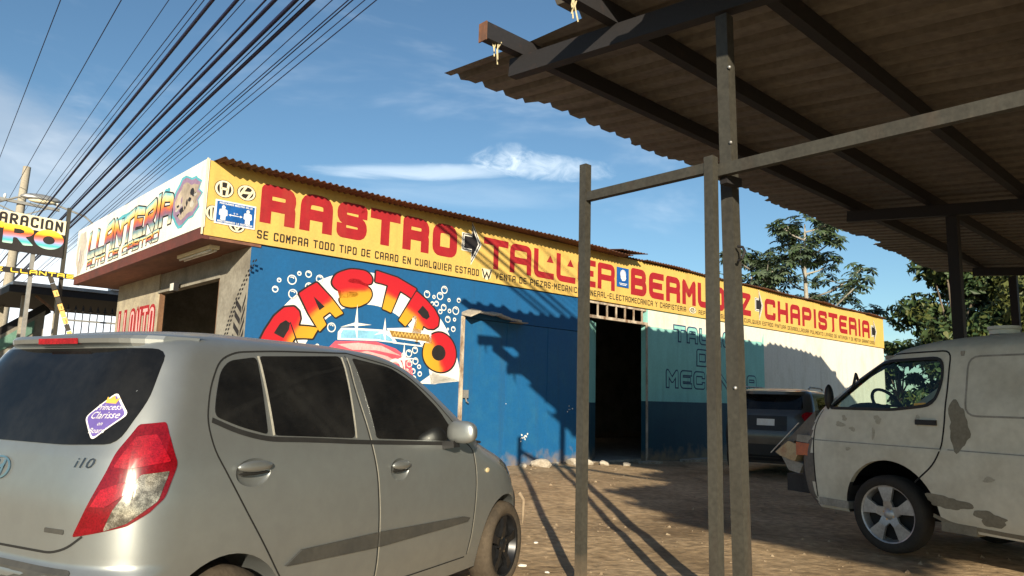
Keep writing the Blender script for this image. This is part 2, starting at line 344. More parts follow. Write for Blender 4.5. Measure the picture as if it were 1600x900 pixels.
ramp_mat('fire_paint', [(0, (.62, .33, .025)), (.36, (.60, .29, .025)), (.48, (.52, .05, .025)), (.56, (.46, .014, .022)), (1, (.44, .012, .022))], wear=.12)
ramp_mat('rainbow_paint', [(0, (.45, .66, .55)), (.16, (.05, .42, .45)), (.33, (.25, .35, .62)), (.46, (.66, .20, .22)), (.6, (.80, .10, .03)), (.76, (.85, .50, .02)), (1, (.85, .70, .08))], wear=.1)
ramp_mat('graffiti_paint', [(0, (.78, .72, .52)), (.2, (.14, .28, .33)), (.36, (.25, .10, .16)), (.52, (.58, .13, .05)), (.68, (.78, .42, .06)), (.82, (.80, .62, .30)), (1, (.20, .52, .60))], wear=.35)
ramp_mat('strip_paint', [(0, (.8, .55, .04)), (1, (.8, .6, .1))], axis=0)
for w_ in ('blue_wall', 'blue_door', 'navy_wall', 'white_wall', 'grey_plaster'): weather(w_, (.26, .19, .12), .45)
weather('blue_wall', streak=(.02, .06, .12), amt=.35); weather('blue_door', streak=(.03, .07, .13), amt=.45); weather('teal_wall', streak=(.13, .22, .20), amt=.35); weather('white_wall', streak=(.30, .25, .19), amt=.4)
weather('yellow_paint', streak=(.33, .20, .07), amt=.38); weather('white_paint', streak=(.50, .46, .38), amt=.3); weather('red_paint', streak=(.30, .05, .03), amt=.5); weather('post_steel', streak=(.07, .035, .02), amt=.45); weather('post_steel', (.16, .12, .08), .5)
weather('dirt', streak=(.13, .095, .06), amt=.0)
# the yard: trodden dark patches and damp stains over the dry dirt
_m = M['dirt']; _t = _m.node_tree; _b = _t.nodes['Principled BSDF']; _src = _b.inputs['Base Color'].links[0].from_socket; _co = _t.nodes.new('ShaderNodeTexCoord')
for _sc, _lo, _hi, _am, _c, _st in ((.45, .50, .66, .65, (.15, .105, .062), (1, 1, 1)), (1.6, .56, .72, .5, (.12, .085, .052), (1, .5, 1)), (7.0, .60, .75, .5, (.50, .38, .25), (1, 1, 1)), (.22, .60, .70, .55, (.09, .066, .045), (1, 1, 1))):
    _mp = _t.nodes.new('ShaderNodeMapping'); _t.links.new(_co.outputs['Object'], _mp.inputs[0]); _mp.inputs['Scale'].default_value = _st; _mp.inputs['Rotation'].default_value = (0, 0, .7)
    _n = _t.nodes.new('ShaderNodeTexNoise'); _n.inputs['Scale'].default_value = _sc; _n.inputs['Detail'].default_value = 9; _n.inputs['Distortion'].default_value = .6; _t.links.new(_mp.outputs[0], _n.inputs['Vector'])
    _r = _t.nodes.new('ShaderNodeMapRange'); _t.links.new(_n.outputs[0], _r.inputs[0]); _r.inputs[1].default_value = _lo; _r.inputs[2].default_value = _hi; _r.inputs[4].default_value = _am
    _x = _t.nodes.new('ShaderNodeMix'); _x.data_type = 'RGBA'; _t.links.new(_r.outputs[0], _x.inputs[0]); _t.links.new(_src, _x.inputs[6]); _x.inputs[7].default_value = (*_c, 1); _src = _x.outputs[2]
_t.links.new(_src, _b.inputs['Base Color'])

# ------------------------------------------------------------------ ground
def ground():
    def axis(lo, hi, step):
        a = [lo+step*i for i in range(int((hi-lo)/step)+1)]
        far = [1.5, 4, 9, 20, 45, 100, 250, 600, 1500, 3000]
        return [lo-f for f in far[::-1]]+a+[hi+f for f in far]
    xs, ys = axis(-12, 16, .2), axis(-6, 28, .2)
    def z(x, y):
        e = max(0, 1-max(0, abs(x-2)-12)/3)*max(0, 1-max(0, abs(y-11)-15)/3)
        q = Vector((x*.5, y*.5, 0)); a = noise.fractal(q, 1.0, 2.0, 4)*.035+noise.noise(Vector((x*2.3, y*2.3, 5)))*.012
        s = (x-BP.x)*U.x+(y-BP.y)*U.y; d = (x-BP.x)*NV.x+(y-BP.y)*NV.y
        near = min(1, max(0, (d+5)/4)); tilt = -.035*max(-4, min(3.5, s+.5))*near if d < 1 else 0
        return (a-.02)*e*.7+tilt*.6*e
    v = [(x, y, z(x, y)) for y in ys for x in xs]; nx = len(xs)
    f = [(j*nx+i, j*nx+i+1, (j+1)*nx+i+1, (j+1)*nx+i) for j in range(len(ys)-1) for i in range(nx-1)]
    g = MB(); g.add(v, f); o = g.build('ground', 'dirt', smooth=True, recalc=False); tag(o, 'bare brown dirt yard in front of the workshop', 'ground', kind='structure')
    return z
GZ = ground()

# ------------------------------------------------------------------ workshop building
SH = 3.38                       # underside of the yellow fascia
B = yard('workshop_building', 'long single-storey car workshop with yellow lettered fascia and blue, teal and white walls', 'workshop', 0, 0)
def part(mb, name, mats, parent=B, **k): return mb.build(name, mats, parent, **k)
b = MB(); b.box((-9.33, 0, -.3), (-5.41, .15, SH)); b.box((-5.41, 0, 2.70), (-2.0, .15, SH)); side_wall = part(b, 'blue_wall', 'blue_wall')
b = MB(); b.box((.01, 0, 1.31), (5.38, .15, SH)); teal = part(b, 'teal_wall', 'teal_wall')
b = MB(); b.box((.01, -.004, -.3), (5.4, .15, 1.31)); part(b, 'dado', 'navy_wall')
b = MB(); b.poly([(.06, -.003, 3.375), (.06, -.003, 3.0)]+[(.06+.2*i, -.003, 3.0+.025*noise.noise(Vector((i*.9, 2, 0)))) for i in range(1, 27)]+[(5.38, -.003, 3.375)]); part(b, 'cream_band', 'white_wall', teal, recalc=False)
b = MB(); b.box((5.38, 0, -.3), (13.98, .15, SH)); b.box((13.83, .15, -.3), (13.98, 6.85, 4.2)); part(b, 'white_wall', 'white_wall')
b = MB(); b.box((-9.2, 6.7, -.3), (13.83, 6.85, 4.2)); part(b, 'rear_wall', 'grey_plaster')
b = MB(); b.box((-9.2, .15, -.02), (13.83, 6.7, .03)); part(b, 'interior_floor', 'concrete')
b = MB(); b.box((-10.03, -.03, 3.40), (13.98, .12, 4.455)); fascia = part(b, 'fascia', 'yellow_paint')

# metal door, frame, rusty hood over it
b = MB(); b.box((-5.36, .012, .03), (-2.02, .05, 2.69))
for s in (-4.3, -3.2): b.box((s, .004, .03), (s+.03, .012, 2.69))
door = part(b, 'metal_door', 'blue_door')
mat('door_edge', (.52, .45, .36), .7, col2=(.16, .09, .05), nscale=5, stretch=(1, 1, .4))
b = MB(); b.box((-5.43, -.03, 0), (-5.36, .0, 2.72)); part(b, 'door_frame', 'door_edge')
b = MB(); b.box((-5.34, -.05, 1.28), (-5.24, .01, 1.42)); b.tube([(-5.29, -.03, 1.3), (-5.29, -.06, 1.22), (-5.25, -.06, 1.2)], .014); part(b, 'padlock', 'grey_metal', door)
b = MB(); random.seed(3)
pts = [(-5.42, 2.74), (-5.2, 2.83), (-4.9, 2.80), (-4.7, 2.82), (-4.45, 2.76), (-4.2, 2.745)]
for i in range(len(pts)-1):
    (sa, za), (sb, zb) = pts[i], pts[i+1]
    b.add([(sa, .0, za+.05), (sb, .0, zb+.05), (sb, -.28, zb-.01), (sa, -.26, za-.015), (sa, .0, za), (sb, .0, zb), (sb, -.28, zb-.04), (sa, -.26, za-.05)], [(0, 1, 2, 3), (7, 6, 5, 4), (3, 2, 6, 7), (0, 3, 7, 4), (1, 5, 6, 2)])
b.box((-4.25, -.2, 2.70), (-3.95, 0, 2.715)); part(b, 'rusty_hood', 'concrete')

# open doorway: transom bars, jamb, half-open leaf
b = MB(); b.box((-2.06, -.02, 3.02), (.03, .06, 3.08)); b.box((-2.06, .0, 3.335), (.01, .05, 3.378))
for i in range(7): b.box((-2.0+i*.31, .01, 3.08), (-1.97+i*.31, .04, 3.335))
part(b, 'transom_bars', 'door_edge')
b = MB(); b.box((-.03, -.025, 0), (.03, -.005, 3.02)); part(b, 'door_jamb', 'door_edge')
b = MB(); h0, h1 = (-1.99, .06), (-1.17, .50)
def leaf(z0, z1, mi):
    dx, dy = (h1[0]-h0[0]), (h1[1]-h0[1]); l = math.hypot(dx, dy); nx, ny = -dy/l*.03, dx/l*.03
    b.add([(h0[0], h0[1], z0), (h1[0], h1[1], z0), (h1[0]+nx, h1[1]+ny, z0), (h0[0]+nx, h0[1]+ny, z0), (h0[0], h0[1], z1), (h1[0], h1[1], z1), (h1[0]+nx, h1[1]+ny, z1), (h0[0]+nx, h0[1]+ny, z1)],
          [(3, 2, 1, 0), (4, 5, 6, 7), (0, 1, 5, 4), (1, 2, 6, 5), (2, 3, 7, 6), (3, 0, 4, 7)], mi)
leaf(1.25, 3.0, 0); leaf(.05, 1.25, 1); part(b, 'door_leaf', ['teal_wall', 'navy_wall'])

# front: red board, white painted panel, soffit, piers
b = MB(); b.box((-10.05, -.028, 3.345), (-9.95, 6.87, 3.50)); part(b, 'soffit_beam', 'red_board')
b = MB(); b.box((-10.06, -.045, 3.505), (-10.0305, 6.87, 4.47)); panel = part(b, 'front_sign_panel', 'white_paint')
b = MB(); b.box((-10.07, -.055, 3.4), (-10.05, -.035, 4.475)); part(b, 'corner_trim', 'cream_paint', panel)
b = MB(); b.box((-9.95, -.02, 3.352), (-9.2, 6.87, 3.39)); part(b, 'soffit', 'soffit_board')
b = MB(); b.box((-9.332, .152, -.3), (-9.2, 1.06, 3.352)); b.add([(-9.332, .0, -.3), (-9.332, .152, -.3), (-9.332, .152, 3.35), (-9.332, 0, 3.35)], [(0, 1, 2, 3)]); pier = part(b, 'tyre_pier', 'grey_plaster')
b = MB(); b.box((-9.33, 3.85, -.3), (-9.2, 6.35, 3.352)); mat('pier_cream', (.40, .36, .27), .8, col2=(.27, .24, .19), nscale=3); pier2 = part(b, 'lettered_pier', 'pier_cream')
b = MB(); b.box((-9.30, 1.06, 3.0), (-9.2, 3.85, 3.352)); b.box((-9.34, 1.06, 3.0), (-9.3, 3.85, 3.06)); part(b, 'shutter_box', 'grey_plaster')
for d0, d1 in ((1.062, 1.14), (3.77, 3.848)):
    b = MB(); b.box((-9.31, d0, 0), (-9.24, d1, 3.0)); part(b, 'door_post', 'brown_wood')
b = MB(); b.box((-9.2, 6.0, 0), (-9.1, 6.7, 3.3)); b.box((-5.5, .2, 0), (-5.4, 6.6, 4.2)); part(b, 'partition', 'grey_plaster')
# corrugated roof
def corr(mb, s0, s1, d0, d1, zf, period, amp, rows=2, mi=0, thick=.0, jag=0.0):
    n = int((s1-s0)/period*8); i0 = len(mb.v)
    for j in range(rows+1):
        d = d0+(d1-d0)*j/rows
        for i in range(n+1):
            s = s0+(s1-s0)*i/n; dd = d
            if j == 0 and jag: dd += jag*noise.noise(Vector((math.floor((s-s0)/.9)*3.1, 1.7, 0)))+.25*jag*noise.noise(Vector((s*1.3, 0, 3)))
            mb.v.append((s, dd, zf(s, d)+amp*sin(2*pi*(s-s0)/period)))
    for j in range(rows):
        for i in range(n):
            k = i0+j*(n+1)+i; mb.f.append((k, k+1, k+n+2, k+n+1)); mb.m.append(mi); mb.uv.append(None)
b = MB(); corr(b, -9.98, -1.0, -.42, 6.95, lambda s, d: 4.475-.03*max(d, -.0)+.11*min(d, 0)*1.0-.02*sin((s+10)*.7), .105, .017, 12, jag=.06)
corr(b, -1.15, 14.05, -.16, 6.95, lambda s, d: 4.50-.03*max(d, 0)+.1*min(d, 0)+.012*sin(s*1.7), .105, .017, 12, jag=.12)
roof = part(b, 'roof', 'rust_sheet', smooth=True, recalc=False)
b = MB(); corr(b, -1.5, -.6, -.5, .8, lambda s, d: 4.56+.12*d+.03*(s+1), .105, .014, 3); part(b, 'loose_sheet', 'rust_sheet', roof, smooth=True, recalc=False)

# --- lettering on the fascia
F = lambda s0, z0, slope=0.0: wallfn(s0, z0, -.0335, .0007, slope)
def word(name, m, s, a, c, z0, z1, sw, gap, rr):
    mb = MB(); text(mb, s, c-a, z1-z0, sw, F(a, z0), gapf=gap, rr=rr); return mb
f_ = F(0, 0)
b = word('', '', 'RASTRO', -9.26, -5.61, 3.72, 4.30, .29, .14, .75); part(b, 'red_word', 'red_paint', fascia, recalc=False)
b = word('', '', 'TALLER', -4.96, -1.18, 3.66, 4.23, .22, .12, .75)
for s in (-3.22, -2.62): b.poly([f_(s-.1, 4.00, 3), f_(s+.1, 4.00, 3), f_(s, 4.15, 3)])
part(b, 'red_word', 'red_paint', fascia, recalc=False)
b = word('', '', 'BERMUDEZ', -.61, 4.66, 3.66, 4.27, .25, .16, .75); part(b, 'red_word', 'red_paint', fascia, recalc=False)
b = word('', '', 'CHAPISTERIA', 5.42, 12.72, 3.66, 4.25, .25, .22, .75)
for s in (9.05, 9.75): b.poly([f_(s-.06, 3.64, 3), f_(s+.06, 3.64, 3), f_(s, 3.75, 3)])
part(b, 'red_word', 'red_paint', fascia, recalc=False)
for s, a, c, z0, z1, sw in (('SE COMPRA TODO TIPO DE CARRO EN CUALQUIER ESTADO', -9.28, -5.08, 3.475, 3.60, .16), ('VENTA DE PIEZAS-MECANICA GENERAL-ELECTROMECANICA Y CHAPISTERIA.', -4.68, 1.60, 3.475, 3.60, .16),
                            ('REPARAMOS SU CARRO EN CUALQUIER ESTADO PINTURA DESABOLLADURA PULIMENTO LAVADO DE INTERIOR Y DE MOTOR GARANTIZADO', 2.10, 13.12, 3.47, 3.58, .15)):
    part(word('', '', s, a, c, z0, z1, sw, .32, .6), 'black_lettering', 'black_paint', fascia, recalc=False)
def arrow(a, c, zc, hh, head):                                   # pointed arrow: black on a white edge
    m = a+(c-a)*.52; b = MB()
    for g_, mi, k in ((.035, 1, 0), (.018, 0, 2), (.0, 1, 4), (-.02, 0, 6)):
        b.poly([f_(a-g_, zc-hh-g_, k), f_(m-g_*.2, zc-hh-g_, k), f_(m-g_*.2, zc-head-2.2*g_, k), f_(c+g_*1.5, zc, k), f_(m-g_*.2, zc+head+2.2*g_, k), f_(m-g_*.2, zc+hh+g_, k), f_(a-g_, zc+hh+g_, k)], mi)
    part(b, 'painted_arrow', ['black_paint', 'white_paint'], fascia, recalc=False)
arrow(-5.47, -5.09, 4.06, .13, .33); arrow(4.92, 5.28, 4.02, .15, .36); arrow(12.88, 13.30, 3.93, .16, .32)
# round car-maker badges: dark discs with letter strokes
def badge(cx, cz, rx, ry, strokes, w):
    b = MB()
    disc(b, (cx, cz), rx+.015, ry+.012, f_, 0, k=0); disc(b, (cx, cz), rx+.004, ry+.004, f_, 1, k=2); disc(b, (cx, cz), rx-.025, ry-.02, f_, 0, k=4)
    for q in strokes:
        for r in stroke([Vector((cx+x*rx, cz+y*ry)) for x, y in q], w): b.poly([f_(p.x, p.y, 6) for p in r], 1)
    part(b, 'painted_badge', ['black_paint', 'cream_paint'], fascia, recalc=False)
badge(-9.80, 4.09, .125, .115, [[(-.45, .85), (-.3, -.8)], [(.45, .85), (.3, -.8)], [(-.4, 0), (.4, 0)]], .035)
badge(-9.48, 4.10, .125, .105, [[(-.75, -.5), (-.1, .85)], [(.1, -.85), (.75, .5)], [(-.45, -.05), (.45, .05)]], .035)
badge(-9.93, 3.72, .09, .10, [[(-.3, .8), (-.2, -.8)], [(.3, .8), (.2, -.8)]], .03)
badge(-9.58, 3.60, .11, .09, [[(-.6, .5), (0, -.7), (.6, .5)]], .025)
badge(1.84, 3.545, .15, .075, [[(-.55, .5), (-.55, -.5)], [(-.15, .5), (-.15, -.5)], [(.2, -.5), (.4, .55), (.6, -.5)]], .028)
b = MB(); b.poly([f_(-5.02, 3.64, 0), f_(-4.76, 3.64, 0), f_(-4.80, 3.47, 0), f_(-4.89, 3.43, 0), f_(-4.98, 3.47, 0)], 1)
for q in stroke([Vector(p) for p in ((-5.0, 3.63), (-4.94, 3.47), (-4.89, 3.57), (-4.84, 3.47), (-4.78, 3.63))], .03): b.poly([f_(p.x, p.y, 2) for p in q], 0)
part(b, 'painted_badge', ['black_paint', 'cream_paint'], fascia, recalc=False)
# blue distancing plaque and mask plaque
mat('plaque_white', (.78, .79, .80), .45)
q_ = wallfn(0, 0, -.045, .0007)
b = MB(); b.box((-9.905, -.044, 3.585), (-9.325, -.032, 3.925), 1); b.poly([q_(-9.885, 3.605, 0), q_(-9.345, 3.605, 0), q_(-9.345, 3.905, 0), q_(-9.885, 3.905, 0)], 0)
def figure(cx):
    disc(b, (cx, 3.825), .025, .028, q_, 1, k=2)
    b.poly([q_(cx-.055, 3.79, 2), q_(cx-.06, 3.715, 2), q_(cx-.035, 3.705, 2), q_(cx-.035, 3.645, 2), q_(cx+.035, 3.645, 2), q_(cx+.035, 3.705, 2), q_(cx+.06, 3.715, 2), q_(cx+.055, 3.79, 2), q_(cx+.03, 3.80, 2), q_(cx-.03, 3.80, 2)], 1)
figure(-9.79); figure(-9.44)
b.poly([q_(-9.69, 3.728, 2), q_(-9.54, 3.728, 2), q_(-9.54, 3.738, 2), q_(-9.69, 3.738, 2)], 1)
b.poly([q_(-9.715, 3.733, 3), q_(-9.68, 3.715, 3), q_(-9.68, 3.751, 3)], 1); b.poly([q_(-9.515, 3.733, 3), q_(-9.55, 3.751, 3), q_(-9.55, 3.715, 3)], 1)
text(b, 'PROTEJAMOS NUESTRA SALUD', .47, .026, .2, lambda x, y, k=0: q_(-9.85+x, 3.868+y, 2+k), 1)
text(b, 'MANTENGAMOS LA DISTANCIA', .50, .028, .2, lambda x, y, k=0: q_(-9.865+x, 3.612+y, 2+k), 1); text(b, '2 M', .06, .018, .2, lambda x, y, k=0: q_(-9.645+x, 3.755+y, 2+k), 1)
part(b, 'distancing_plaque', ['sign_blue', 'plaque_white'], fascia, recalc=False)
b = MB(); b.box((-1.115, -.044, 3.78), (-.70, -.032, 4.215), 0)
disc(b, (-.905, 4.07), .10, .10, q_, 1, k=1); disc(b, (-.905, 4.07), .085, .085, q_, 0, k=2); disc(b, (-.905, 4.065), .075, .08, q_, 1, k=3)
b.poly([q_(-1.0, 4.04, 5), q_(-.84, 4.05, 5), q_(-.80, 3.99, 5), q_(-.84, 3.93, 5), q_(-.93, 3.92, 5), q_(-.985, 3.97, 5)], 1)
for z in (3.96, 3.99, 4.02): b.poly([q_(-.96, z, 7), q_(-.84, z, 7), q_(-.84, z+.006, 7), q_(-.96, z+.006, 7)], 0)
for z, l in ((3.855, .28), (3.825, .22)): b.poly([q_(-.905-l/2, z, 1), q_(-.905+l/2, z, 1), q_(-.905+l/2, z+.014, 1), q_(-.905-l/2, z+.014, 1)], 1)
part(b, 'mask_plaque', ['sign_blue', 'plaque_white'], fascia, recalc=False)

# --- mural on the blue wall
A0, Z0, AI, AO, BI, BO = -7.30, 1.30, 1.27, 1.93, 1.42, 1.94
m_ = wallfn(0, 0, -.003, .0008)
def arc(th, t, k=0): return m_(A0+(AI+t*(AO-AI))*cos(th), Z0+(BI+t*(BO-BI))*sin(th), k)
b = MB(); n = 48
for i in range(n):
    a, c = radians(8)+radians(158)*i/n, radians(8)+radians(158)*(i+1)/n
    b.poly([arc(a, 0), arc(a, 1), arc(c, 1), arc(c, 0)])
b.poly([m_(-6.02, 1.70, 0), m_(-5.39, 1.57, 0), m_(-5.42, 1.63, 0), arc(radians(8), 1), arc(radians(8), 0)])
part(b, 'white_arch', 'white_paint', side_wall, recalc=False)
def oval(cx, cy, rx, ry, n=28): return [(cx+rx*cos(2*pi*i/n), cy+ry*sin(2*pi*i/n)) for i in range(n)]
AL = {'R': ([(.0, 0), (.0, 1), (.62, 1), (.86, .95), (1, .8), (1, .64), (.9, .5), (.74, .43), (1.04, .02), (.70, -.02), (.46, .34), (.34, .34), (.34, 0)], [(.34, .56), (.34, .80), (.56, .80), (.68, .74), (.68, .62), (.56, .56)]),
      'A': ([(-.02, 0), (.28, 1), (.74, 1), (1.02, 0), (.70, 0), (.64, .20), (.36, .20), (.30, 0)], [(.41, .38), (.5, .74), (.59, .38)]),
      'T': ([(-.04, 1.02), (1.04, 1.02), (1.04, .70), (.68, .70), (.68, 0), (.32, 0), (.32, .70), (-.04, .70)], None),
      'S': ([(.98, .60), (1.0, .80), (.86, .97), (.5, 1.03), (.16, .96), (.0, .76), (.06, .55), (.28, .44), (.56, .38), (.62, .31), (.54, .25), (.30, .26), (.02, .32), (.04, .10), (.3, -.02), (.6, -.03), (.9, .08), (1.02, .28), (.96, .48), (.72, .59), (.44, .65), (.38, .72), (.48, .77), (.68, .73), (.78, .62)], None),
      'O': (oval(.5, .5, .52, .52), oval(.5, .47, .21, .22, 20))}
def fine_poly(pts, n=4): return [tuple(Vector(pts[i]).lerp(Vector(pts[(i+1) % len(pts)]), k/n)) for i in range(len(pts)) for k in range(n)]
be, bl = MB(), MB()
for ch, th, wd, y0, y1 in (('R', 149, 24, -.06, 1.02), ('A', 126, 22, -.12, .98), ('S', 102, 24, -.02, 1.06), ('T', 76, 22.5, -.04, 1.06), ('R', 52, 22.5, -.10, 1.02), ('O', 26.5, 23, -.06, 1.0)):
    w = radians(wd)
    def fn(x, y, k=0, th=th, w=w, y0=y0, y1=y1): return arc(radians(th)+w/2-x*w, y0+y*(y1-y0), k)
    out, hole = AL[ch]; o_ = fine_poly(smooth_poly(out, .10 if ch == 'S' else .03), 2)
    for i, q in enumerate(stroke([Vector(p) for p in o_]+[Vector(o_[0]), Vector(o_[1])], .085)): be.poly([fn(p.x, p.y, 2+.02*(i % 40)) for p in q])
    bm = bmesh.new(); bm.faces.new([bm.verts.new((x, y, 0)) for x, y in o_]); bmesh.ops.triangulate(bm, faces=bm.faces[:])
    for fc in bm.faces: bl.poly([fn(v.co.x, v.co.y, 4) for v in fc.verts], 0, [(v.co.x, v.co.y) for v in fc.verts])
    bm.free()
    if hole: be.poly([fn(x, y, 6) for x, y in fine_poly(hole, 2)])
part(be, 'arch_letter_edges', 'black_paint', side_wall, recalc=False); part(bl, 'arch_lettering', 'fire_paint', side_wall, recalc=False)
b = MB(); random.seed(5)
for cx, cz, r in [(-8.93, 2.78, .05), (-8.88, 2.92, .035), (-8.68, 2.95, .075), (-8.57, 3.06, .035), (-8.42, 3.07, .055), (-8.23, 3.02, .065), (-8.4, 2.88, .065), (-8.65, 2.74, .075), (-8.25, 2.82, .05), (-8.42, 2.70, .045), (-8.46, 2.58, .05), (-8.68, 2.50, .07), (-8.70, 2.31, .055),
                  (-6.2, 3.02, .065), (-6.05, 2.99, .035), (-5.92, 3.02, .07), (-5.83, 3.14, .07), (-6.08, 2.87, .04), (-5.99, 2.88, .05), (-5.83, 2.83, .06), (-5.72, 2.97, .035), (-5.5, 2.99, .045), (-5.56, 2.80, .075), (-5.70, 2.78, .04), (-5.9, 2.75, .045), (-5.73, 2.63, .06), (-5.58, 2.64, .035), (-5.60, 2.47, .05), (-5.72, 2.46, .025),
                  (-7.98, 2.30, .075), (-6.62, 1.95, .05), (-6.52, 1.99, .065), (-6.4, 2.05, .06), (-6.38, 1.87, .06), (-6.5, 1.82, .06), (-6.3, 1.78, .04), (-6.42, 1.70, .05), (-6.28, 1.66, .045), (-6.55, 1.68, .06), (-6.4, 1.58, .05), (-8.1, 1.9, .05), (-8.2, 2.0, .035)]:
    ring(b, (cx, cz), r, .017, m_, n=18); ring(b, (cx, cz), r*.62, .013, m_, n=6, a0=1.0, a1=2.3); disc(b, (cx+r*.3, cz+r*.35), r*.14, r*.14, m_, n=6)
part(b, 'painted_bubbles', 'white_paint', side_wall, recalc=False)
# painted pink car under the arch
mat('pink_paint', (.70, .10, .15), .55, nscale=4); mat('pale_pink', (.82, .42, .42), .55, nscale=4); mat('sky_paint', (.25, .55, .78), .5, nscale=3); mat('ochre_paint', (.30, .17, .04), .6, nscale=5)
b = MB(); C_ = lambda pts, mi, k: b.poly([m_(x, z, k) for x, z in pts], mi)
CC = lambda pts, mi, k: b.poly([m_(-7.5+(x+7.5)*1.08+.12, z+.12 if z > 1.55 else z, k) for x, z in pts], mi)
CC([(-8.05, 1.5), (-8.1, 1.85), (-7.98, 1.98), (-7.3, 2.02), (-6.95, 1.93), (-6.7, 1.78), (-6.62, 1.6), (-6.6, 1.45)], 0, 0)
CC([(-7.95, 2.12), (-7.9, 2.19), (-7.55, 2.21), (-7.2, 2.22), (-7.0, 2.12), (-6.92, 2.02), (-7.3, 2.03), (-7.95, 2.0)], 3, 1)
CC([(-7.9, 2.10), (-7.87, 2.16), (-7.55, 2.18), (-7.22, 2.19), (-7.04, 2.10), (-7.0, 2.04), (-7.3, 2.06), (-7.9, 2.03)], 2, 2)
CC([(-7.95, 1.93), (-7.6, 1.98), (-7.2, 1.96), (-6.85, 1.82), (-7.3, 1.88), (-7.7, 1.86)], 1, 2)
CC([(-7.85, 1.78), (-7.45, 1.86), (-7.1, 1.80), (-6.8, 1.68), (-7.3, 1.72)], 1, 2)
for cx, r in ((-7.5, .2), (-6.78, .15)): ring(b, (cx, 1.74), r, .05, m_, 3, 20, 3)
for x, z, r in ((-7.55, 2.42, .28), (-7.02, 2.34, .2), (-6.62, 1.93, .24)):
    C_([(x-r, z-.1), (x-.03, z-.01), (x, z+r), (x+.03, z-.01), (x+r, z-.02), (x+.03, z-.06), (x+.03, z-r), (x-.03, z-.06)], 3, 5)
C_([(-6.98, 2.37), (-6.5, 2.42), (-6.48, 2.62), (-6.4, 2.62), (-6.4, 2.42), (-6.08, 2.35), (-6.05, 2.18), (-6.9, 2.22)], 3, 4)
C_([(-6.93, 2.34), (-6.12, 2.33), (-6.1, 2.21), (-6.87, 2.24)], 4, 6)
random.seed(4)
zz = [Vector((-6.86+i*.035, 2.285+(.035 if i % 2 else -.03)+.01*random.random())) for i in range(21)]
for q in stroke(zz, .016): b.poly([m_(p.x, p.y, 8) for p in q], 5)
C_([(-6.05, 1.66), (-5.95, 1.66), (-5.62, 1.58), (-5.95, 1.5), (-6.3, 1.5)], 3, 0)
C_([(-6.85, 2.16), (-5.98, 2.13), (-5.98, 2.105), (-6.85, 2.135)], 3, 0)
part(b, 'painted_car', ['pink_paint', 'pale_pink', 'sky_paint', 'white_paint', 'ochre_paint', 'yellow_paint'], side_wall, recalc=False)
# chipped paint low on the door and wall
b = MB(); random.seed(12)
for i in range(17):
    s, z = random.choice([(-4.25, 1.25), (-3.9, .55), (-3.75, .60), (-2.55, 1.12), (-2.45, 1.1)]); s += random.gauss(0, .06); z += random.gauss(0, .04); r = random.uniform(.006, .026)
    b.poly([(s+r*random.uniform(.5, 1.3)*cos(a*pi/3.5), .0035-(.0006*i % .004) if s > -5.3 else -.004, z+r*random.uniform(.5, 1.4)*sin(a*pi/3.5)) for a in range(7)])
part(b, 'paint_chips', 'white_paint', door, recalc=False)

# --- outlined lettering on the teal wall
t_ = lambda s0, z0: wallfn(s0, z0, -.004, .0007)
mat('outline_navy', (.012, .05, .13), .6)
b = MB()
def outlined(s, a, c, z0, z1):
    text(b, s, c-a, z1-z0, .26, t_(a, z0), 0, .2, .02, 0, rr=.7); text(b, s, c-a, z1-z0, .26, t_(a, z0), 1, .2, -.012, 6, rr=.7)
outlined('TALLER', 1.09, 4.25, 2.74, 3.12); outlined('DE', 2.05, 3.1, 2.20, 2.60); outlined('MECANICA', .76, 4.9, 1.64, 2.05)
part(b, 'outlined_lettering', ['outline_navy', 'teal_wall'], teal, recalc=False)

# --- white front panel: graffiti lettering and the wrecked car picture
p_ = lambda d0, z0: (lambda x, y, k=0: (-10.0625-.0007*k, d0-x, z0+y))
def panel_text(mb, s, d0, d1, z0, z1, sw, mi, lay, grow, lean=0.0, gap=.08):
    text(mb, s, d0-d1, z1-z0, sw, lambda x, y, k=0: p_(d0, z0)(x+lean*y, y*(1+.10*sin(x*5)), k+lay), mi, gap, grow, 0, rr=.5)
b = MB(); panel_text(b, 'LLANTErIA', 5.95, 1.25, 3.76, 4.26, .25, 0, 0, .028, .12); panel_text(b, 'AUTO DE CASTrO', 5.9, 1.75, 3.56, 3.73, .24, 0, 0, .014, .1); part(b, 'panel_letter_edges', 'black_paint', panel, recalc=False)
b = MB(); panel_text(b, 'LLANTErIA', 5.95, 1.25, 3.76, 4.26, .25, 0, 6, .004, .12); panel_text(b, 'AUTO DE CASTrO', 5.9, 1.75, 3.56, 3.73, .24, 0, 6, .0, .1); part(b, 'panel_lettering', 'graffiti_paint', panel, recalc=False)
mat('mauve_paint', (.30, .20, .32), .6, nscale=3); mat('turq_paint', (.10, .42, .52), .6, nscale=3); mat('tan_paint', (.50, .42, .33), .6, col2=(.3, .25, .2), nscale=2.5); mat('grey_paint', (.42, .40, .38), .6, nscale=2, col2=(.55, .52, .45))
pp = p_(0, 0); random.seed(9)
def smear(cx, cz, rx, rz, k, mi, amp=.12, n=26): b.poly([pp(-(cx+rx*cos(2*pi*i/n)*(1+amp*sin(3*i))), cz+rz*sin(2*pi*i/n)*(1+amp*cos(10*pi*i/n+cx*9)), k) for i in range(n)], mi)
b = MB(); smear(.70, 4.0, .60, .37, 0, 1); smear(.68, 4.0, .54, .33, 1, 0); smear(.66, 4.0, .47, .25, 2, 2, .16)
for i in range(16): smear(.66+random.uniform(-.4, .4), 4.0+random.uniform(-.18, .18), random.uniform(.03, .09), random.uniform(.02, .06), 3+i*.2, random.choice((3, 3, 4, 0)), .3, 9)
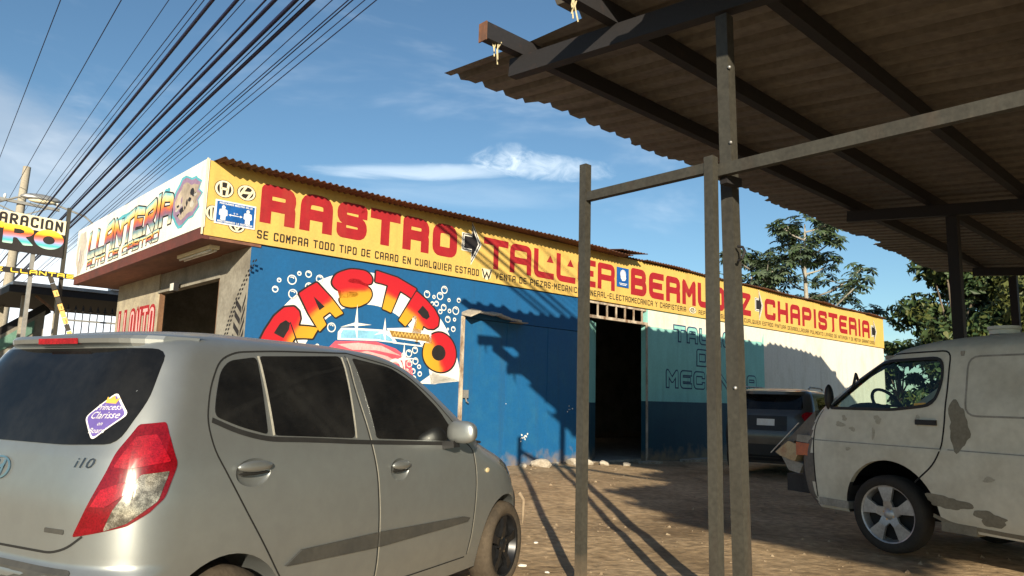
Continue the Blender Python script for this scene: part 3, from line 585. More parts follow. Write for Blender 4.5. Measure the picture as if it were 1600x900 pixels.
part(b, 'panel_picture', ['mauve_paint', 'turq_paint', 'tan_paint', 'black_paint', 'grey_paint', 'white_paint'], panel, recalc=False); b = MB(); smear(6.45, 3.98, .36, .42, 0, 4, .1)
for i in range(7): smear(6.4+random.uniform(-.3, .3), 3.95+random.uniform(-.3, .3), .04, random.uniform(.1, .2), 1+i*.3, random.choice((0, 2, 5)), .2, 9)
smear(3.6, 4.26, .5, .04, 0, 1, .2); smear(1.55, 4.30, .14, .05, 0, 1, .2)
part(b, 'panel_picture', ['mauve_paint', 'turq_paint', 'tan_paint', 'black_paint', 'grey_paint', 'white_paint'], panel, recalc=False)
# --- pier paintings
t2 = lambda x, y, k=0: (-9.335-.0008*k, -x, y)
b = MB()
for i in range(30):                                              # tyre tread: rows of blocks and a fan of grooves
    z = 1.3+i*.062; off = .78-.0042*(i-8)**1.75 if i > 8 else .78
    for j in range(2): b.poly([t2(-(off-j*.085), z, 0), t2(-(off-j*.085-.055), z+.014, 0), t2(-(off-j*.085-.055), z+.046, 0), t2(-(off-j*.085), z+.032, 0)])
for i in range(8):
    z = 1.35+i*.17
    b.poly([t2(-.47+i*.012, z, 0), t2(-.25+i*.01, z-.14, 0), t2(-.25+i*.01, z-.05, 0), t2(-.47+i*.012, z+.09, 0)]); b.poly([t2(-.22+i*.01, z-.14, 0), t2(-.05, z+.06, 0), t2(-.05, z+.15, 0), t2(-.22+i*.01, z-.05, 0)])
part(b, 'painted_tyre', 'black_paint', pier, recalc=False)
b = MB(); t3 = lambda x, y, k=0: (-9.333-.0008*k, 6.15-x, 1.35+y)
text(b, 'LLANTA', 2.2, 1.45, .085, t3, 0, .25, .03, 0); text(b, 'LLANTA', 2.2, 1.45, .085, t3, 1, .25, -.03, 6); part(b, 'pier_lettering', ['red_paint', 'pale_pink'], pier2, recalc=False)
t = yard('fluorescent_light', 'white double fluorescent batten under the brown soffit', 'light', -9.72, 1.0, 3.30)
b = MB(); b.box((-.07, -.66, 0), (.07, .66, .05)); b.build('batten', 'cream_paint', t)
for x in (-.035, .035):
    b = MB(); b.tube([(x, -.62, -.02), (x, .62, -.02)], .016, 10); b.build('tube', 'glow_white', t, smooth=True)
t = yard('floodlight', 'small grey floodlight on the shutter box above the dark front doorway', 'light', -9.37, 2.75, 3.02)
b = MB(); b.box((-.10, -.09, -.09), (-.02, .09, .05)); b.bar((0, 0, 0), (-.06, 0, 0), .03, .03); b.build('housing', 'black_steel', t)
b = MB(); b.box((-.106, -.08, -.08), (-.101, .08, .04)); b.build('lens', 'glow_white', t)

# ------------------------------------------------------------------ canopy over the yard
KS = .0932                                                       # slope of the canopy, rising towards the workshop
def cz(d, off=0.0): return 4.193+KS*(d+5.49)+off  # canopy and tube frame coordinates were scaled up about the camera, then baked in
edge = [(-9.31, -4.36), (-9.36, -5.6), (-9.75, -6.3), (-10.7, -8.55), (-10.9, -10.2), (-11.9, -12.2), (-12.38, -13.11), (-14.14, -13.22), (-14.67, -13.99), (-15.2, -14.8), (-15.2, -16.2), (-15.2, -17.2)]
CN = yard('yard_canopy', 'big dark sloping canopy of corrugated sheet on black steel beams over the yard', 'canopy', -9.356, -7.64)
cf = lambda s, d, z: (s+9.356, d+7.64, z)
def canopy_sheet():
    mb = MB(); per = .30
    prof = [(0, 0), (.30, 0), (.42, 1), (.62, 1), (.74, 0)]
    cols = []; s = -15.3
    while s < 5.1:
        for f, h in prof: cols.append((s+f*per, h*.05))
        s += per
    rows = [-4.43, -5.0, -5.6, -6.3, -7.4, -8.55, -10.2, -12.2, -13.11, -13.22, -13.99, -14.8, -16.2, -17.2]
    def left(d):
        for (s0, d0), (s1, d1) in zip(edge, edge[1:]):
            if d1 <= d <= d0: return s0+(s1-s0)*(d0-d)/max(d0-d1, 1e-6)
        return edge[0][0]
    rng = random.Random(2); jag = {}; idx = {}
    for j, d in enumerate(rows):
        for i, (s, h) in enumerate(cols):
            if s < left(d)-1e-6: continue
            jg = jag.setdefault(int((s+18)/.9), rng.uniform(-.10, .10)) if j == 0 else 0
            sag = -.014*max(0, s-1.8)**2
            wob = .014*noise.noise(Vector((s*.8, d*.7, 1)))
            idx[j, i] = len(mb.v); mb.v.append(cf(s, d+jg, cz(d, .31)+h+wob+sag))
    for j in range(len(rows)-1):
        for i in range(len(cols)-1):
            p = [idx[q] for q in ((j, i), (j, i+1), (j+1, i+1), (j+1, i)) if q in idx]
            if len(p) >= 3: mb.f.append(tuple(p)); mb.m.append(0); mb.uv.append(None)
    return mb.build('roof_sheet', 'canopy_sheet', CN, recalc=False)
canopy_sheet()
for d in (-5.58, -6.65, -7.78, -9.2, -10.7, -12.3, -14.0, -15.8):
    b = MB(); s0 = {-5.58: -9.83, -6.65: -10.03, -7.78: -10.0, -9.2: -10.45, -10.7: -10.7, -12.3: -11.6}.get(d, -14.2)
    b.bar(cf(s0, d, cz(d, .225)), cf(5.1, d, cz(d, .215)), .09, .15); b.build('purlin', 'black_steel', CN)
    if d > -7:
        b = MB(); b.box(cf(s0-.012, d-.05, cz(d, .13)), cf(s0-.001, d+.05, cz(d, .30))); b.build('purlin_end', 'rust_sheet', CN)
for s, dn in ((-9.356, -12.2), (-2.09, -16.5), (4.37, -16.5)):
    b = MB(); b.bar(cf(s, -5.45, cz(-5.45, .065)), cf(s, dn, cz(dn, .065)), .10, .165); b.build('rafter', 'black_steel', CN)
b = MB()
for zz0, zz1 in ((-.2, cz(-7.64, -.037)),):
    t0, t1 = -7.665, -7.60
    b.add([cf(-9.356+i, t0+j, zz0) for i, j in ((-.043, -.043), (.043, -.043), (.043, .043), (-.043, .043))]+[cf(-9.356+i, t1+j, zz1) for i, j in ((-.043, -.043), (.043, -.043), (.043, .043), (-.043, .043))], [(3, 2, 1, 0), (4, 5, 6, 7), (0, 1, 5, 4), (1, 2, 6, 5), (2, 3, 7, 6), (3, 0, 4, 7)])
post = b.build('post', 'post_steel', CN)
for z in (3.02, 3.55, 1.4):
    b = MB(); b.blob(cf(-9.402, -7.66, z), (.012, .012, .012), 0, 10, 6); b.build('bolt', 'galv', post, smooth=True)
b = MB(); b.tube([cf(-9.40, -7.695, 2.31), cf(-9.40, -7.73, 2.30), cf(-9.41, -7.75, 2.27), cf(-9.43, -7.74, 2.22), cf(-9.42, -7.71, 2.21)], .009); b.build('hook', 'black_steel', post)
for s, d in ((-2.09, -6.91), (4.37, -6.17), (-2.09, -14.5), (4.37, -14.5)):
    b = MB(); b.box(cf(s-.07, d-.07, -.2), cf(s+.07, d+.07, cz(d, -.037))); b.build('post', 'black_steel', CN)
mat('frayed_rope', (.55, .48, .30), .9, nscale=9)
for d, s in ((-5.60, -9.72), (-6.68, -9.92)):
    b = MB(); z = cz(d, .14); random.seed(int(-d*10))
    for k in range(4):
        b.tube([cf(s+.02*k, d+random.uniform(-.03, .03), z+.03), cf(s+.012*k, d+random.uniform(-.03, .03), z-.04), cf(s+.02*k, d+random.uniform(-.02, .02), z-.07-.03*k)], .006, 5)
    b.build('rope_tie', 'frayed_rope', CN)

# ------------------------------------------------------------------ welded tube frame beside it
FR = yard('tube_frame', 'rusty square-tube frame of two thin uprights and a long top rail under the canopy edge', 'frame', -9.64, -6.60)
ff = lambda s, d, z: (s+9.64, d+6.60, z)
b = MB(); b.box(ff(-9.671, -6.621, -.2), ff(-9.609, -6.559, 3.04)); b.build('upright', 'post_steel', FR)
b = MB(); b.box(ff(-9.671, -7.685, -.2), ff(-9.607, -7.621, 2.86)); b.build('upright', 'post_steel', FR)
b = MB(); b.box(ff(-9.666, -7.62, 2.755), ff(-9.614, -6.622, 2.822)); b.bar(ff(-9.585, -7.64, 2.775), ff(-9.585, -13.4, 2.80), .05, .078); b.build('top_rail', 'post_steel', FR)
b = MB(); b.bar(ff(-9.57, -7.70, 2.72), ff(-9.42, -7.72, 2.72), .055, .055); b.build('bracket', 'black_steel', FR)

# ------------------------------------------------------------------ sign boards on the street corner (plane d = 7)
SG = yard('street_sign', 'hand-painted two-row board with rainbow letters on a steel frame by the street', 'sign', -11.3, 7.0)
gf = lambda s, d, z: (s+11.3, d-7.0, z)
sf = lambda s0, z0, dd=-.034, sl=-.03: (lambda x, y, k=0: gf(s0+x, 7.0+dd-.0008*k, z0+y+sl*x))
def slope_box(mb, s0, s1, d0, d1, z0, z1, sl, mi=0):
    a = [gf(s, d, z+sl*(s+13.0)) for z in (z0, z1) for s, d in ((s0, d0), (s1, d0), (s1, d1), (s0, d1))]
    mb.add(a, [(3, 2, 1, 0), (4, 5, 6, 7), (0, 1, 5, 4), (1, 2, 6, 5), (2, 3, 7, 6), (3, 0, 4, 7)], mi)
sl_ = -.03
b = MB(); slope_box(b, -13.7, -10.28, 6.97, 7.0, 4.44, 4.73, sl_); p1 = b.build('cream_board', 'cream_paint', SG)
b = MB(); slope_box(b, -13.7, -10.28, 6.968, 7.0, 3.965, 4.432, sl_); p2 = b.build('black_board', 'black_paint', SG)
b = MB(); text(b, 'rEPArACION', 1.62, .215, .20, sf(-11.95, 4.455), 0, .28); b.build('board_lettering', 'black_paint', p1, recalc=False)
b = MB(); q0 = sf(-11.3, 4.045, -.036, 0)
text(b, 'C', .46, .38, .33, sf(-13.42, 4.05, -.036), 0, .06, rr=.9)
for i, ch in enumerate('ASTRO'):
    s0, w_ = -12.9+i*.525, .50; out, hole = AL[ch]
    bm = bmesh.new(); bm.faces.new([bm.verts.new((x, y, 0)) for x, y in smooth_poly(out, .05)]); bmesh.ops.triangulate(bm, faces=bm.faces[:])
    for fc in bm.faces: b.poly([q0(11.3+s0+v.co.x*w_, v.co.y*.385-.03*(s0+11.3), 0) for v in fc.verts], 0, [(v.co.x, v.co.y) for v in fc.verts])
    bm.free()
    if hole: b.poly([q0(11.3+s0+x*w_, y*.385-.03*(s0+11.3), 2) for x, y in hole], 1)
b.build('board_lettering', ['rainbow_paint', 'black_paint'], p2, recalc=False)
for s in (-10.24, -10.78, -13.6):
    b = MB(); b.box(gf(s-.035, 7.0, 0), gf(s+.035, 7.07, 4.95 if s > -10.5 else 4.4)); b.build('post', 'grey_metal' if s < -10.5 else 'post_steel', SG)
b = MB(); slope_box(b, -13.7, -9.97, 6.93, 6.97, 3.47, 3.575, 0.0); strip = b.build('lower_strip', 'black_paint', SG)
b = MB(); text(b, 'VENTA DE LLANTAS', 2.4, .085, .24, sf(-12.45, 3.48, -.073, 0), 0, .22); b.build('board_lettering', 'strip_paint', strip, recalc=False)
mat('brace_black', (.03, .025, .02), .6); mat('brace_yellow', (.70, .48, .16), .6, col2=(.6, .35, .1), nscale=5)
b = MB(); a0, a1 = Vector(gf(-10.47, 6.85, 3.46)), Vector(gf(-9.12, 6.6, .0))
for i in range(26):
    t0, t1 = i/26, (i+1)/26; b.bar(a0.lerp(a1, t0), a0.lerp(a1, t1-.004), .085, .085, 1 if i % 2 == 0 and i > 1 else (1 if i > 2 and i % 4 != 3 else 0))
    if i > 1 and i % 2 == 0: c = a0.lerp(a1, t0+.02); b.bar(c+Vector((-.01, -.045, .03)), c+Vector((.01, -.045, -.03)), .02, .004, 0)
b.build('painted_brace', ['brace_black', 'brace_yellow'], SG)

# ------------------------------------------------------------------ shed, railings and gate wall beyond the front corner
SD = yard('open_shed', 'dark flat-roofed open shed beyond the front corner of the workshop', 'shed', -9.4, 9.6)
hf = lambda s, d, z: (s+9.4, d-9.6, z)
b = MB(); b.box(hf(-10.75, 9.4, 3.36), hf(-7.0, 13.5, 3.52)); b.build('roof', 'black_steel', SD)
b = MB(); b.box(hf(-10.7, 9.36, 3.525), hf(-7.0, 13.4, 3.60)); b.build('roof_edge', 'galv', SD)
for s, d in ((-10.35, 10.0), (-9.75, 9.6), (-10.3, 13.2)):
    b = MB(); b.box(hf(s-.05, d-.05, 0), hf(s+.05, d+.05, 3.358)); b.build('post', 'pole_concrete', SD)
b = MB(); b.bar(hf(-9.75, 9.6, 3.0), hf(-10.2, 9.6, 3.34), .05, .05); b.build('brace', 'brown_wood', SD)
b = MB(); b.box(hf(-8.72, 9.3, 3.62), hf(-8.45, 9.6, 3.82)); b.build('skylight', 'white_paint', SD)
RL = yard('spiked_railing', 'black iron railing with spear tips on a low wall behind the leaning painted brace', 'railing', -9.0, 9.3)
rf = lambda s, d, z: (s+9.0, d-9.3, z)
for i in range(7):
    s = -9.58+i*.155
    b = MB(); b.tube([rf(s, 9.3, 2.3), rf(s, 9.3, 3.08)], .012, 6); b.add([rf(s-.03, 9.3, 3.08), rf(s+.03, 9.3, 3.08), rf(s, 9.3, 3.2), rf(s, 9.285, 3.09), rf(s, 9.315, 3.09)], [(0, 3, 2), (3, 1, 2), (1, 4, 2), (4, 0, 2)]); b.bar(rf(s-.045, 9.3, 3.06), rf(s+.045, 9.3, 3.06), .02, .02); b.build('spear', 'black_steel', RL)
for z in (2.3, 2.80):
    b = MB(); b.box(rf(-9.62, 9.285, z), rf(-8.4, 9.315, z+.04)); b.build('rail', 'grey_metal', RL)
b = MB(); b.box(rf(-9.7, 9.25, 0), rf(-8.3, 9.35, 2.3)); b.build('low_wall', 'grey_plaster', RL)
mat('gate_green', (.12, .24, .19), .6, col2=(.08, .16, .13), nscale=3)
GW = yard('sloping_gate_wall', 'pale green street wall whose dark coping slopes down to the left', 'wall', -11.0, 10.5)
wf = lambda s, d, z: (s+11.0, d-10.5, z)
b = MB(); b.prism([(-9.8, 0), (-9.8, 3.1), (-12.6, .9), (-12.6, 0)], lambda s, z: wf(s, 10.5, z), lambda s, z: wf(s, 10.7, z)); b.build('panel', 'grey_plaster', GW)
b = MB(); b.prism([(-10.0, 2.55), (-10.0, 2.85), (-12.6, .8), (-12.6, .5)], lambda s, z: wf(s, 10.47, z), lambda s, z: wf(s, 10.499, z)); b.prism([(-9.8, .2), (-9.8, 2.2), (-12.6, .2)], lambda s, z: wf(s, 10.47, z), lambda s, z: wf(s, 10.499, z)); b.build('green_cladding', 'gate_green', GW)
b = MB(); b.bar(wf(-9.75, 10.56, 3.17), wf(-12.6, 10.56, .95), .26, .09, upv=(0, 1, 0)); b.build('coping', 'black_steel', GW)

# ------------------------------------------------------------------ utility poles, lamp, cables
def pole(name, label, x, y, h, lean=0.0, arms=((-.55, 1.25, .35),)):
    t = thing(name, label, 'utility pole', (x, y, 0), radians(39))
    b = MB(); b.tube([(0, 0, -.3), (lean*.5, 0, h*.5), (lean, 0, h)], [.19, .16, .125], 12); b.build('shaft', 'pole_concrete', t, smooth=True, angle=40)
    for a0, a1, dz in arms:
        b = MB(); b.bar((lean+a0, -.16, h-dz-.95), (lean+a1, -.16, h-dz-1.1), .10, .10); b.build('crossarm', 'grey_metal', t)
        b = MB(); b.bar((lean+a0*.8, -.16, h-dz-1.0), (lean, -.14, h-dz-1.5), .04, .04); b.bar((lean+a1*.7, -.16, h-dz-1.1), (lean, -.14, h-dz-1.5), .04, .04); b.build('brace', 'grey_metal', t)
        for s in (a0*.9, a0*.35, a1*.92):
            b = MB(); b.lathe([(0, .0), (.03, 0), (.035, .06), (.055, .08), (.035, .11), (.045, .14), (.02, .18), (0, .18)], (lean+s, -.16, h-dz-.93-.1*(s-a0)/(a1-a0)), 10, axis='z'); b.build('insulator', 'white_paint', t, smooth=True)
    return t
pole('utility_pole', 'tall weathered concrete utility pole with a crossarm behind the rainbow sign', -18.05, 25.9, 9.2, .25, ((-1.6, 1.15, .35),))
t = thing('street_lamp', 'grey cobra-head street lamp reaching out from the concrete pole', 'street lamp', (-16.75, 25.0, 7.75), radians(39))
b = MB(); b.tube([(-1.0, .9, -.15), (-.5, .3, .0), (-.1, .05, .12), (1.6, .05, -.35), (1.85, .05, -.55), (1.85, .05, -1.5)], .035, 8); b.build('bracket_arm', 'grey_metal', t, smooth=True)
b = MB(); b.blob((.2, 0, .02), (.62, .2, .17), nu=18, nv=10, fn=lambda p: Vector((p.x, p.y, p.z*(.55 if p.z < 0 else 1)))); b.build('lamp_head', 'galv', t, smooth=True)
b = MB(); b.blob((.25, 0, -.06), (.42, .16, .09), nu=16, nv=8); b.build('lamp_lens', 'cream_paint', t, smooth=True)
pole('lamp_pole', 'concrete pole standing across the street behind the photographer', 3.9, -33.0, 9.6, .1, ((-1.0, 1.0, .35),))
CB = [((-19.03, 26.0, 8.81), (-8.72, 13.06, 8.56), 1), ((-18.27, 26.0, 8.12), (-6.83, 11.78, 7.87), 1), ((-17.52, 26.0, 7.89), (-5.78, 11.32, 7.64), .8), ((-17.89, 26.0, 6.69), (-4.3, 9.15, 6.44), .8), ((-17.77, 26.0, 6.64), (-4.16, 9.06, 6.39), .8),
      ((-17.7, 26.0, 6.59), (-4.01, 8.97, 6.34), 2.2), ((-17.33, 26.0, 6.6), (-3.69, 8.97, 6.35), 2.2), ((-17.18, 26.0, 6.7), (-3.66, 9.15, 6.45), .8), ((-16.87, 26.0, 6.66), (-3.36, 9.07, 6.41), 1.2), ((-16.86, 26.0, 6.61), (-3.2, 8.97, 6.36), 2.4),
      ((-16.42, 26.0, 6.65), (-2.93, 9.01, 6.4), 2.6), ((-16.36, 26.0, 6.63), (-2.82, 8.98, 6.38), 1), ((-16.34, 26.0, 6.58), (-2.67, 8.88, 6.33), 2.4), ((-15.85, 26.0, 6.64), (-2.45, 8.98, 6.39), .8), ((-15.73, 26.0, 6.66), (-2.25, 9.01, 6.41), 1),
      ((-15.6, 26.0, 6.65), (-2.18, 8.98, 6.4), 1), ((-15.51, 26.0, 6.67), (-2.03, 9.01, 6.42), .8), ((-15.36, 26.0, 6.65), (-1.88, 8.98, 6.4), .9)]
CL = ['leftmost thin cable, far out over the street', 'second thin cable from the left', 'thin cable ending near the street lamp', 'thin cable at the left edge of the main bundle', 'second thin cable of the main bundle',
      'first thick blue-black cable of the bundle from the left', 'second thick blue-black cable of the bundle', 'thin cable close beside the second thick one', 'medium cable left of the middle thick one', 'third thick cable in the middle of the bundle',
      'thickest cable of the bundle, slightly furry', 'thin cable between the two thickest ones', 'rightmost thick cable of the bundle', 'single thin cable right of the thick ones', 'left one of a close pair of thin cables',
      'right one of a close pair of thin cables', 'thin cable second from the right edge', 'rightmost thin cable, nearest the workshop roof']
for (a, c, w), lb in zip(CB, CL):
    a, c = Vector(a), Vector(c); e = c+(c-a)*1.1; a = a-(c-a)*1.0; r = .0125*w if w > 1.1 else .009*w; pts = []
    for i in range(25):
        t = i/24; p = a.lerp(e, t); p.z -= 0
        pts.append(p)
    b = MB()
    off = a.copy(); b.tube([p-off for p in pts], r, 6)
    if w > 2.5:
        b.tube([p-off+Vector((.03, 0, .02+.01*sin(i))) for i, p in enumerate(pts)], .012, 5)
    o = b.build('overhead_cable', 'cable_black', loc=off, smooth=True); tag(o, lb, 'cable', 'overhead cables along the street')
for i, (s0, z0, s1, z1, lb) in enumerate(((12.5, 5.7, 26, 4.6, 'upper thin wire behind the workshop running to the right'), (12.5, 5.2, 26, 4.3, 'lower thin wire behind the workshop running to the right'))):
    b = MB(); b.tube([Vector((0, 0, 0)).lerp(Vector((s1-s0, 0, z1-z0)), k/12)-Vector((0, 0, .25*sin(pi*k/12))) for k in range(13)], .012, 5)
    o = b.build('service_wire', 'cable_black', loc=W(s0, 8+i, z0), rz=YAW, smooth=True); tag(o, lb, 'wire', 'service wires behind the workshop')

# ------------------------------------------------------------------ vehicles: bodies lofted through plan outlines stacked by height
def tab(T, z):
    n = len(T)
    if z <= T[0][0]: return T[0][1]
    if z >= T[-1][0]: return T[-1][1]
    for i in range(n-1):
        if T[i][0] <= z <= T[i+1][0]:
            x0, y0 = T[i]; x1, y1 = T[i+1]; h = x1-x0; t = (z-x0)/h; d = (y1-y0)/h
            def sl(j):
                if j in (0, n-1): a, c = max(j-1, 0), min(j+1, n-1); return (T[c][1]-T[a][1])/(T[c][0]-T[a][0])
                a = (T[j][1]-T[j-1][1])/(T[j][0]-T[j-1][0]); c = (T[j+1][1]-T[j][1])/(T[j+1][0]-T[j][0])
                return 0 if a*c <= 0 else 2*a*c/(a+c)
            return (2*t**3-3*t*t+1)*y0+(t**3-2*t*t+t)*h*sl(i)+(-2*t**3+3*t*t)*y1+(t**3-t*t)*h*sl(i+1)
NR, NS = 18, 26
def outline(T, z):
    """right half of the plan outline at height z, rear centre to front centre"""
    g = lambda k: tab(T[k], z); xr, xf, w = g('xr'), g('xf'), g('w'); ax, ay, bx = g('rcx'), min(g('rcy'), w*.98), g('fcx'); nr, nf = T.get('nr', 2.5), T.get('nf', 2.2)
    by = min(g('fcy'), w) if 'fcy' in T else w
    p = [(xr, -(w-ay)*i/5) for i in range(5)]
    for i in range(NR+1):
        a = pi/2*i/NR; p.append((xr+ax*(1-max(cos(a), 0)**(2/nr)), -(w-ay)-ay*sin(a)**(2/nr)))
    x0, x1 = xr+ax, xf-bx
    p += [(x0+(x1-x0)*i/NS, -w) for i in range(1, NS)]
    for i in range(NR+1):
        a = pi/2*i/NR; p.append((x1+bx*sin(a)**(2/nf), -(w-by)-by*max(cos(a), 0)**(2/nf)))
    if 'fcy' in T: p.append((xf+1e-4, 0.0)); p[-2] = (p[-2][0], min(p[-2][1], -.002))
    cx, hl, tp = T['mid']
    return [(x, y*(1-tp*((x-cx)/hl)**2)) for x, y in p]
class Body:
    def __init__(s, T, zs): s.T, s.zs = T, zs; s.cache = {}
    def ol(s, z):
        k = round(z, 4)
        if k not in s.cache: s.cache[k] = outline(s.T, z)
        return s.cache[k]
    def at(s, z, t):                                             # t = index along the outline
        p = s.ol(z); i = max(0, min(len(p)-2, int(t))); f = t-i; a, b = p[i], p[i+1]
        n = Vector((b[1]-a[1], -(b[0]-a[0]))); n = n.normalized() if n.length > 1e-9 else Vector((-1, 0)); n = -n if n.dot(Vector((0, -1))) < 0 and a[1] < -.3 and i > 5 else n
        return Vector((a[0]+(b[0]-a[0])*f, a[1]+(b[1]-a[1])*f)), n
    def t_of_x(s, x, z):
        p = s.ol(z); best = None
        for i in range(5+NR//2, len(p)-2):
            if p[i][0] <= x <= p[i+1][0]: return i+(x-p[i][0])/max(p[i+1][0]-p[i][0], 1e-9)
        return len(p)-2 if x > 0 else 14
    def t_of_y(s, y, z):
        p = s.ol(z)
        for i in range(0, 5+NR):
            if -p[i][1] <= y <= -p[i+1][1]: return i+(y+p[i][1])/max(p[i][1]-p[i+1][1], 1e-9)
        return 4+NR
    def side(s, sgn=-1, eps=.003):                               # (x, z) on the flank
        def fn(x, z, e=0.0):
            q, n = s.at(z, s.t_of_x(x, z)); return Vector((q.x, -sgn*(q.y)*1.0, z)) + Vector((0, sgn*(eps+e), 0))
        return fn
    def rear(s, eps=.003):                                       # (y to the right, z) on the tail
        def fn(y, z, e=0.0):
            q, n = s.at(z, s.t_of_y(abs(y), z)); g = -1 if y >= 0 else 1
            q2, _ = s.at(z+.02, s.t_of_y(abs(y), z+.02)); tilt = (q2.x-q.x)/.02
            nn = Vector((-1, 0, tilt*.8)).normalized(); nn = Vector((nn.x, (-.75 if y > 0 else .75)*max(0, abs(y)-.45)/.35, nn.z)).normalized()
            return Vector((q.x, q.y*(-g)*-1 if False else (q.y if y >= 0 else -q.y), z))+nn*(eps+e)
        return fn
    def mesh(s):
        mb = MB(); n = len(s.ol(s.zs[0])); N = 2*n-2
        for z in s.zs:
            p = s.ol(z); ringp = p+[(x, -y) for x, y in p[-2:0:-1]]
            mb.v += [(x, y, z) for x, y in ringp]
        for j in range(len(s.zs)-1):
            for i in range(N): mb.f.append((j*N+i, j*N+(i+1) % N, (j+1)*N+(i+1) % N, (j+1)*N+i)); mb.m.append(0); mb.uv.append(None)
        mb.f.append(tuple(range(N))[::-1]); mb.m.append(0); mb.uv.append(None)
        k = (len(s.zs)-1)*N; mb.f.append(tuple(k+i for i in range(N))); mb.m.append(0); mb.uv.append(None)
        return mb
def cut(o, cutters, name):
    """subtract solids from a mesh object and keep the result as plain mesh data"""
    tmp = []
    for mb in cutters:
        c = mb.build('cutter', list(o.data.materials), o.parent); tmp.append(c)
        md = o.modifiers.new('cut', 'BOOLEAN'); md.operation = 'DIFFERENCE'; md.object = c; md.solver = 'EXACT'
    bpy.context.view_layer.update()
    me = bpy.data.meshes.new_from_object(o.evaluated_get(bpy.context.evaluated_depsgraph_get())); o.modifiers.clear(); o.data = me
    for c in tmp: bpy.data.objects.remove(c)
    for p in me.polygons: p.use_smooth = True
    me.set_sharp_from_angle(angle=radians(32)); me.name = name
def patch(mb, poly, fn, step=.06, mi=0, rim=0.0):
    """a filled outline cut into a fine grid and laid onto a body surface; rim gives it an edge that turns in to the body"""
    bm = bmesh.new(); vs_ = [bm.verts.new((x, y, 0)) for x, y in poly]; bm.faces.new(vs_); bmesh.ops.triangulate(bm, faces=bm.faces[:])
    xs = [p[0] for p in poly]; ys = [p[1] for p in poly]
    for ax, lo, hi in ((0, min(xs), max(xs)), (1, min(ys), max(ys))):
        k = 1
        while lo+k*step < hi:
            co = [0, 0, 0]; no = [0, 0, 0]; co[ax] = lo+k*step; no[ax] = 1
            bmesh.ops.bisect_plane(bm, geom=bm.verts[:]+bm.edges[:]+bm.faces[:], plane_co=co, plane_no=no); k += 1
    bm.verts.index_update(); i0 = len(mb.v); mb.v += [tuple(fn(v.co.x, v.co.y)) for v in bm.verts]
    for f in bm.faces: mb.f.append(tuple(i0+v.index for v in f.verts)); mb.m.append(mi); mb.uv.append(None)
    if rim:
        for e in bm.edges:
            if e.is_boundary:
                a, c = e.verts; mb.poly([fn(a.co.x, a.co.y), fn(c.co.x, c.co.y), fn(c.co.x, c.co.y, -rim), fn(a.co.x, a.co.y, -rim)], mi)
    bm.free()
def ribbon(mb, pts, w, fn, mi=0, closed=False, r=.05, step=.04):
    pts = smooth_poly(pts, r, closed)
    if closed: pts = pts+[pts[0]]
    P = [Vector(pts[0])]
    for q in pts[1:]:
        q = Vector(q); m = max(1, int((q-P[-1]).length/step)); a = P[-1].copy()
        if (q-a).length < 1e-5: continue
        for k in range(1, m+1): P.append(a.lerp(q, k/m))
    for q in stroke(P, w): mb.poly([fn(p.x, p.y) for p in q], mi)
def wheel(parent, x, y, z, R, W_, rim_r, sgn, spokes, rubber, rimmat, hubmat, steer=0.0, style='thin'):
    e = bpy.data.objects.new('wheel', None); COL.objects.link(e); e.parent = parent; e.location = (x, y, z); e.rotation_euler = (0, 0, steer)
    b = MB(); o = sgn*W_/2
    b.lathe([(rim_r, -o), (rim_r+.02, -o*1.02), (R-.03, -o*.98), (R-.008, -o*.8), (R, -o*.4), (R, o*.4), (R-.008, o*.8), (R-.03, o*.98), (rim_r+.035, o*1.04), (rim_r+.012, o*.98), (rim_r, o*.92)], (0, 0, 0), 44)
    b.build('tyre', rubber, e, smooth=True, angle=50)
    b = MB(); b.lathe([(rim_r+.003, -o), (rim_r-.02, -o*.2), (rim_r-.03, o*.3), (rim_r-.012, o*.84), (rim_r+.008, o*.95), (rim_r+.016, o*.98), (rim_r+.004, o*.90)], (0, 0, 0), 44)
    b.lathe([(0, o*.1), (rim_r-.03, o*.1)], (0, 0, 0), 32, mi=1)
    for k in range(spokes):
        a = 2*pi*k/spokes+.25; d = Vector((cos(a), 0, sin(a))); t = Vector((-sin(a), 0, cos(a)))
        if style == 'thin': prof = [(.03, .028, .66), (rim_r*.55, .02, .80), (rim_r-.01, .032, .78)]
        else: prof = [(.03, .05, .62), (rim_r*.45, .034, .80), (rim_r-.012, .075, .82)]
        for (r0, w0, h0), (r1, w1, h1) in zip(prof, prof[1:]):
            q = [d*r0-t*w0, d*r0+t*w0, d*r1+t*w1, d*r1-t*w1]; hh = [h0, h0, h1, h1]
            top = [p+Vector((0, o*h, 0)) for p, h in zip(q, hh)]; bot = [p*1.0+Vector((0, o*(h-.3), 0)) for p, h in zip(q, hh)]
            b.add(top+bot, [(0, 1, 2, 3), (4, 7, 6, 5), (0, 3, 7, 4), (1, 5, 6, 2), (0, 4, 5, 1), (2, 6, 7, 3)])
    b.lathe([(0, o*.86), (.022, o*.86), (.034, o*.80), (.055, o*.62), (.06, o*.3)], (0, 0, 0), 20)
    for k in range(4): a = 2*pi*k/4+.4; b.lathe([(0, o*.72), (.009, o*.72), (.01, o*.5)], (.047*cos(a)*1.05, 0, .047*sin(a)*1.05), 8, mi=2)
    b.build('rim', [rimmat, 'wheel_dark', hubmat], e, smooth=True, angle=30)
    return e
def cyl_y(x, z, r, y0, y1, n=40):
    mb = MB(); mb.lathe([(0, y0), (r, y0), (r, y1), (0, y1)], (x, 0, z), n); return mb
